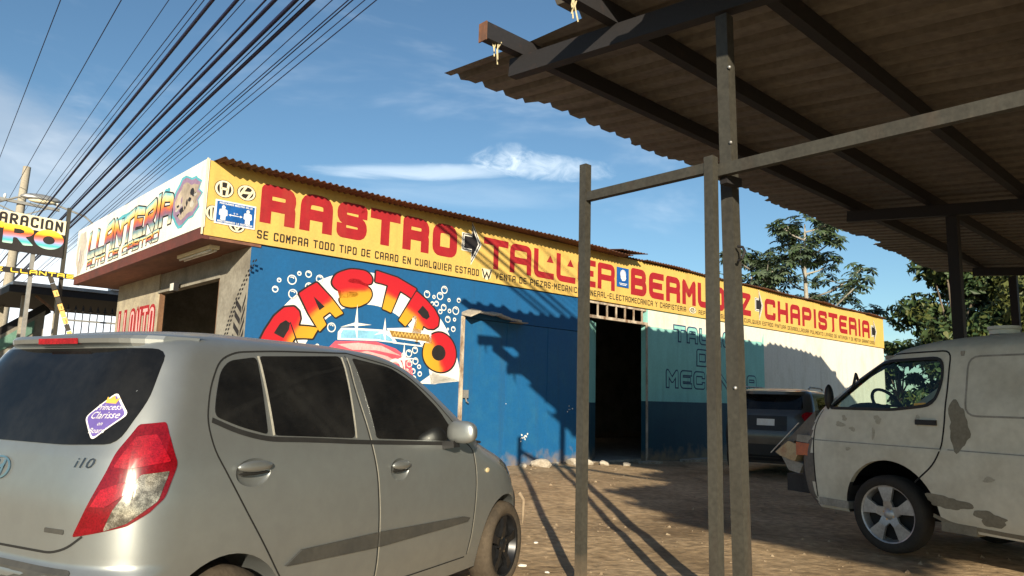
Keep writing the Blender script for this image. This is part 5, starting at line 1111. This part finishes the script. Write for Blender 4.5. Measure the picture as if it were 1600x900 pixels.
# --- dark hatchback crossover against the white wall
SV = dict(xr=[(.25, -.70), (.4, -.78), (.75, -.80), (.95, -.76), (1.15, -.72), (1.22, -.66), (1.5, -.42), (1.6, -.30), (1.63, -.1), (1.65, .4)],
          xf=[(.25, 3.3), (.7, 3.4), (.9, 3.3), (1.0, 3.0), (1.08, 2.5), (1.2, 2.15), (1.5, 1.55), (1.6, 1.2), (1.63, 1.0), (1.65, .6)],
          w=[(.25, .80), (.5, .86), (.8, .87), (1.05, .845), (1.2, .81), (1.45, .74), (1.56, .68), (1.61, .58), (1.64, .35), (1.65, .05)], rcx=[(.25, .3), (1.2, .3), (1.6, .25), (1.65, .02)], rcy=[(.25, .5), (1.2, .4), (1.6, .35), (1.65, .03)], fcx=[(.25, .7), (1.0, .7), (1.1, .45), (1.6, .4), (1.65, .02)], mid=(1.3, 2.1, .05))
X = Body(SV, [.25+1.33*i/36 for i in range(36)]+[1.58+.07*i/12 for i in range(13)])
CX = thing('crossover', 'dark grey crossover with red tail lamps parked tail-out against the white wall beyond the van', 'car', (5.22, 14.5, -.02), radians(90-34))
mat('gunmetal_paint', (.082, .076, .068), .32, metal=.3, coat=.5, nscale=3, fine=.04)
xb = X.mesh().build('body', ['gunmetal_paint', 'wheel_dark'], CX); cut(xb, [drum(0, .34, .40, -1.3, -.6), drum(0, .34, .40, .6, 1.3), drum(2.62, .34, .40, -1.3, -.6), drum(2.62, .34, .40, .6, 1.3)], 'body')
b = MB(); patch(b, smooth_poly([(-.62, 1.24), (.62, 1.24), (.56, 1.5), (-.56, 1.5)], .06), X.rear(.005), .08, rim=.008); b.build('rear_window', 'tinted_glass', CX, smooth=True)
b = MB(); f = X.rear(.0); 
for i in range(16):
    y0, y1 = -.60+1.2*i/16, -.60+1.2*(i+1)/16
    s0, s1 = [[f(y, 1.575)+Vector((.1, 0, .03)), f(y, 1.565)+Vector((-.20*(1-(y/.64)**4), 0, .01)), f(y, 1.55)+Vector((-.19*(1-(y/.64)**4), 0, -.03)), f(y, 1.52)+Vector((.02, 0, 0))] for y in (y0, y1)]
    for j in range(3): b.poly([s0[j], s1[j], s1[j+1], s0[j+1]])
b.build('spoiler', 'gunmetal_paint', CX, smooth=True)
for sg in (1, -1):
    b = MB(); f = X.rear(.006); patch(b, smooth_poly([(sg*.60, 1.14), (sg*.66, 1.03), (sg*.83, 1.02), (sg*.86, 1.10), (sg*.78, 1.19), (sg*.66, 1.2)], .04), f, .05, rim=.01); b.build('tail_lamp', 'lamp_red', CX, smooth=True)
    b = MB(); patch(b, smooth_poly([(-.1, 1.22), (-.0, 1.46), (.9, 1.5), (1.3, 1.44), (1.75, 1.2)], .06), X.side(sg, .004), .1); b.build('side_glass', 'tinted_glass', CX, smooth=True)
    b = MB(); b.tube([(.0, sg*.60, 1.64), (.1, sg*.60, 1.67), (1.2, sg*.58, 1.67), (1.3, sg*.58, 1.64)], .018, 6); b.build('roof_rail', 'galv', CX)
    for x in (0, 2.62): wheel(CX, x, sg*.80, .34, .34, .21, .22, sg, 5, 'black_rubber', 'galv', 'chrome', style='fat')
b = MB(); patch(b, [(-.36, .85), (-.36, 1.12), (.36, 1.12), (.36, .85)], X.rear(.004), .1); b.build('plate_recess', 'trim_black', CX)
b = MB(); patch(b, [(-.18, .94), (-.18, 1.06), (.14, 1.06), (.14, .94)], X.rear(.012), .1, rim=.008); b.build('licence_plate', 'white_paint', CX)
b = MB(); patch(b, [(-.70, .30), (-.74, .60), (.74, .60), (.70, .30)], X.rear(.006), .1); b.build('bumper', 'trim_black', CX)

# ------------------------------------------------------------------ trees
mat('bark', (.16, .13, .10), .9, col2=(.09, .07, .055), nscale=5, stretch=(1, 1, .3)); mat('pale_bark', (.34, .32, .28), .85, col2=(.22, .2, .17), nscale=5)
def leaf_mat(name, a, c):
    m = mat(name, a, .55, spec=.35, col2=c, nscale=1.1, lo=.35, hi=.65, fine=.3); b = m.node_tree.nodes['Principled BSDF']
    b.inputs['Subsurface Weight'].default_value = 0.0; return m
leaf_mat('leaf_dark', (.022, .045, .018), (.045, .075, .024)); leaf_mat('leaf_mid', (.035, .065, .024), (.065, .10, .035)); leaf_mat('leaf_olive', (.05, .066, .018), (.09, .10, .025)); leaf_mat('leaf_bluish', (.045, .07, .045), (.09, .12, .07))
def leafy_tree(name, label, x, y, h, rad, lm, seed, base=.25, n=5200, size=.16, squash=1.0, group=None, bark='bark', cat='tree', clumps=26):
    rng = random.Random(seed); t = thing(name, label, cat, (x, y, 0), rng.uniform(0, 6), group)
    b = MB(); c0 = h*base; top = Vector((rng.uniform(-.3, .3), rng.uniform(-.3, .3), h*.62))
    b.tube([(0, 0, -.2), top*.35, top*.7, top], [.028*h, .022*h, .016*h, .008*h], 9)
    cl = []
    for i in range(clumps):
        a, r, zf = rng.uniform(0, 2*pi), math.sqrt(rng.random())*rad*.78, rng.random()
        env = sin(pi*min(1, .12+.86*zf))**.6
        c = Vector((r*env*cos(a), r*env*sin(a), c0+(h-c0)*(.08+.86*zf))); cl.append((c, rad*rng.uniform(.20, .38)))
        st = top*rng.uniform(.35, .95); mid = st.lerp(c, .5)+Vector((0, 0, .06*h*rng.uniform(-.4, 1)))
        b.tube([st, mid, c], [.010*h, .006*h, .002*h], 5)
    b.build('trunk', bark, t, smooth=True)
    f = MB()
    for i in range(n):
        c, r = cl[rng.randrange(clumps)]; d = Vector((rng.gauss(0, 1), rng.gauss(0, 1), rng.gauss(0, 1))).normalized()*(r*rng.random()**.45); d.z *= .72
        p = c+d; nrm = (d.normalized()+Vector((rng.gauss(0, .7), rng.gauss(0, .7), rng.gauss(.3, .6)))).normalized()
        q = nrm.cross(Vector((rng.gauss(0, 1), rng.gauss(0, 1), rng.gauss(0, 1)))).normalized(); w = q.cross(nrm); s = size*rng.uniform(.55, 1.25)
        f.poly([p-q*s, p-w*s*.42+nrm*s*.1, p+q*s, p+w*s*.42+nrm*s*.1], 0 if rng.random() < .75 else 1)
    f.build('crown', [lm, 'leaf_olive'], t, recalc=False)
    return t
def cecropia(name, label, x, y, h, seed, n_br=11, spread=.34, group=None):
    """slender tree with level branches that each end in umbrellas of large lobed leaves"""
    rng = random.Random(seed); t = thing(name, label, 'tree', (x, y, 0), 0, group); b = MB()
    b.tube([(0, 0, -.2), (.1, 0, h*.4), (.05, .1, h*.75), (.1, .05, h*.97)], [.16, .13, .08, .03], 8); tips = []
    for i in range(n_br):
        zf = .42+.55*i/n_br; a = i*2.4+rng.uniform(-.4, .4); ln = h*spread*(1.12-zf)*rng.uniform(.75, 1.25)+.5
        p0 = Vector((.08, .03, h*zf)); p1 = p0+Vector((cos(a)*ln*.5, sin(a)*ln*.5, ln*.15)); p2 = p0+Vector((cos(a)*ln, sin(a)*ln, ln*.42))
        b.tube([p0, p1, p2], [.05, .035, .02], 6); tips.append(p2)
        for k in range(3):
            q = p1.lerp(p2, rng.uniform(.1, .9)); e = q+Vector((rng.uniform(-.7, .7), rng.uniform(-.7, .7), rng.uniform(.1, .6))); b.tube([q, e], [.02, .012], 5); tips.append(e)
    tips.append(Vector((.1, .05, h)))
    b.build('trunk', 'pale_bark', t, smooth=True)
    f = MB()
    for c in tips:
        for k in range(rng.randint(8, 13)):
            a = rng.uniform(0, 2*pi); ln = rng.uniform(.2, .6); lc = c+Vector((cos(a)*ln, sin(a)*ln, rng.uniform(-.25, .25))); R = rng.uniform(.20, .38)
            nrm = Vector((cos(a)*.55+rng.gauss(0, .2), sin(a)*.55+rng.gauss(0, .2), 1)).normalized(); u_ = nrm.cross(Vector((0, 0, 1)) if abs(nrm.z) < .95 else Vector((1, 0, 0))).normalized(); v_ = nrm.cross(u_)
            for m in range(8):
                th = 2*pi*m/8+rng.uniform(-.1, .1); r = R*(1.0 if m else .6); dr = u_*cos(th)+v_*sin(th); sd = nrm.cross(dr)
                f.poly([lc, lc+dr*r*.6+sd*r*.2-nrm*r*.08, lc+dr*r-nrm*r*.3, lc+dr*r*.6-sd*r*.2-nrm*r*.08], 0 if rng.random() < .7 else 1)
    f.build('crown', ['leaf_bluish', 'leaf_mid'], t, recalc=False); return t
cecropia('umbrella_leaf_tree', 'tall slender tree with big umbrella-like leaf clusters above the end of the yellow fascia', 12.9, 32.0, 9.6, 3, 14)
cecropia('umbrella_leaf_tree', 'shorter umbrella-leaf tree half hidden by the thick post, left of the tall one', 10.7, 32.6, 7.8, 8, 13, .40)
leafy_tree('bushy_tree', 'low green tree filling the gap below the two umbrella-leaf trees', 11.3, 33.8, 6.6, 2.1, 'leaf_mid', 5, n=2600, size=.2)
leafy_tree('shade_tree', 'large dark leafy tree rising behind the white van', 16.6, 27.4, 7.3, 2.7, 'leaf_dark', 11, .10, 15000, .17, clumps=46)
leafy_tree('shade_tree', 'wide leafy tree catching yellow light at the right edge behind the van', 18.6, 25.6, 7.0, 3.4, 'leaf_olive', 21, .10, 15000, .17, clumps=46)
leafy_tree('shade_tree', 'leafy tree between the two big ones behind the van, mostly covered', 21.6, 30.5, 7.6, 3.4, 'leaf_dark', 31, .10, 9000, .19, clumps=34)
leafy_tree('shrub', 'small round shrub just right of the yellow fascia end', 15.3, 29.0, 4.6, 1.2, 'leaf_mid', 14, .1, 2600, .14, cat='shrub', clumps=14)
leafy_tree('garden_bush', 'round green bush seen through the spiked railing', -13.6, 27.5, 4.2, 1.7, 'leaf_mid', 41, .1, 2400, .17, cat='bush', clumps=16)

# ------------------------------------------------------------------ rubble, slabs, loose gravel
mat('pebble', (.36, .28, .19), .95, col2=(.24, .17, .11), nscale=2)
def rock(s, d, r, label, seed, m='concrete', flat=.55, group='rubble at the foot of the blue wall', name='rubble_chunk', cat='rubble'):
    rng = random.Random(seed); bm = bmesh.new(); bmesh.ops.create_icosphere(bm, subdivisions=2, radius=1)
    pl = [(Vector((rng.gauss(0, 1), rng.gauss(0, 1), rng.gauss(0, 1))).normalized(), rng.uniform(.55, .85)) for _ in range(9)]
    for v in bm.verts:
        for nrm, k in pl:
            e = v.co.dot(nrm)
            if e > k: v.co -= nrm*(e-k)
        v.co = Vector((v.co.x*r*rng.uniform(.98, 1.02), v.co.y*r*.7, v.co.z*r*flat))
    me = bpy.data.meshes.new(name); bm.to_mesh(me); bm.free(); me.materials.append(M[m]); o = bpy.data.objects.new(name, me); COL.objects.link(o)
    p = W(s, d); o.location = (p.x, p.y, GZ(p.x, p.y)+r*flat*.45); o.rotation_euler = (0, 0, rng.uniform(0, 6)); tag(o, label, cat, group)
for i, (s, d, r, lb) in enumerate(((-4.15, -.35, .10, 'small pale chunk of rubble left of the flat one'), (-3.75, -.40, .22, 'largest flat chunk of pale rubble by the blue wall'), (-3.2, -.25, .12, 'rounded chunk of rubble under the pole shadow'), (-2.75, -.28, .18, 'tall chunk of rubble left of the thin upright'),
                                 (-2.35, -.30, .15, 'chunk of rubble right of the thin upright'), (-2.95, -.62, .09, 'little stone in front of the tall rubble'), (-2.1, -.55, .13, 'pale flat stone near the doorway corner'), (-1.8, -.85, .10, 'flat stone lying out from the doorway'), (-3.45, -.2, .10, 'half-buried chunk against the blue wall'))):
    rock(s, d, r, lb, i+3)
for s0, s1, d, lb in ((-.75, -.1, -.35, 'thin pale slab lying at the open doorway'), (.9, 2.2, -.28, 'long pale slab along the foot of the teal wall')):
    b = MB(); b.prism([(s0, d-.12), (s1, d-.16), (s1-.1, d+.12), (s0+.12, d+.1)], lambda x, y: (x-s0, y-d, -.03), lambda x, y: (x-s0, y-d, .045)); p = W(s0, d); o = b.build('concrete_slab', 'concrete', loc=(p.x, p.y, GZ(p.x, p.y)), rz=YAW); tag(o, lb, 'slab')
b = MB(); rng = random.Random(77)
for i in range(1500):
    x, y = rng.uniform(-2.5, 7.5), 4.6+12*rng.random()**1.3; r = .006+.024*rng.random()**4; z = GZ(x, y)
    pts = [Vector((rng.gauss(0, 1), rng.gauss(0, 1), rng.gauss(0, .7))).normalized()*r for _ in range(6)]
    k = len(b.v); vs_ = [(x+r, y, z), (x, y+r*.8, z), (x-r*.9, y, z), (x, y-r, z), (x+rng.uniform(-.4, .4)*r, y, z+r*rng.uniform(.5, 1.1)), (x, y, z-r)]
    b.add(vs_, [(0, 1, 4), (1, 2, 4), (2, 3, 4), (3, 0, 4)])
o = b.build('gravel', 'pebble', recalc=False); tag(o, 'loose pebbles and crumbs scattered over the dirt yard', 'gravel', kind='stuff')
for i, (s, d, r, lb) in enumerate(((-9.38, -5.75, .04, 'scrap of white litter nearest the front wheel of the hatchback'), (-8.66, -5.18, .03, 'tiny scrap of white litter beside the long post shadow'), (-9.41, -6.05, .025, 'white crumb of litter at the bottom edge between the shadows'))):
    rock(s, d, r, lb, i+60, 'white_paint', .35, 'scraps of litter on the yard', 'litter_scrap', 'litter')
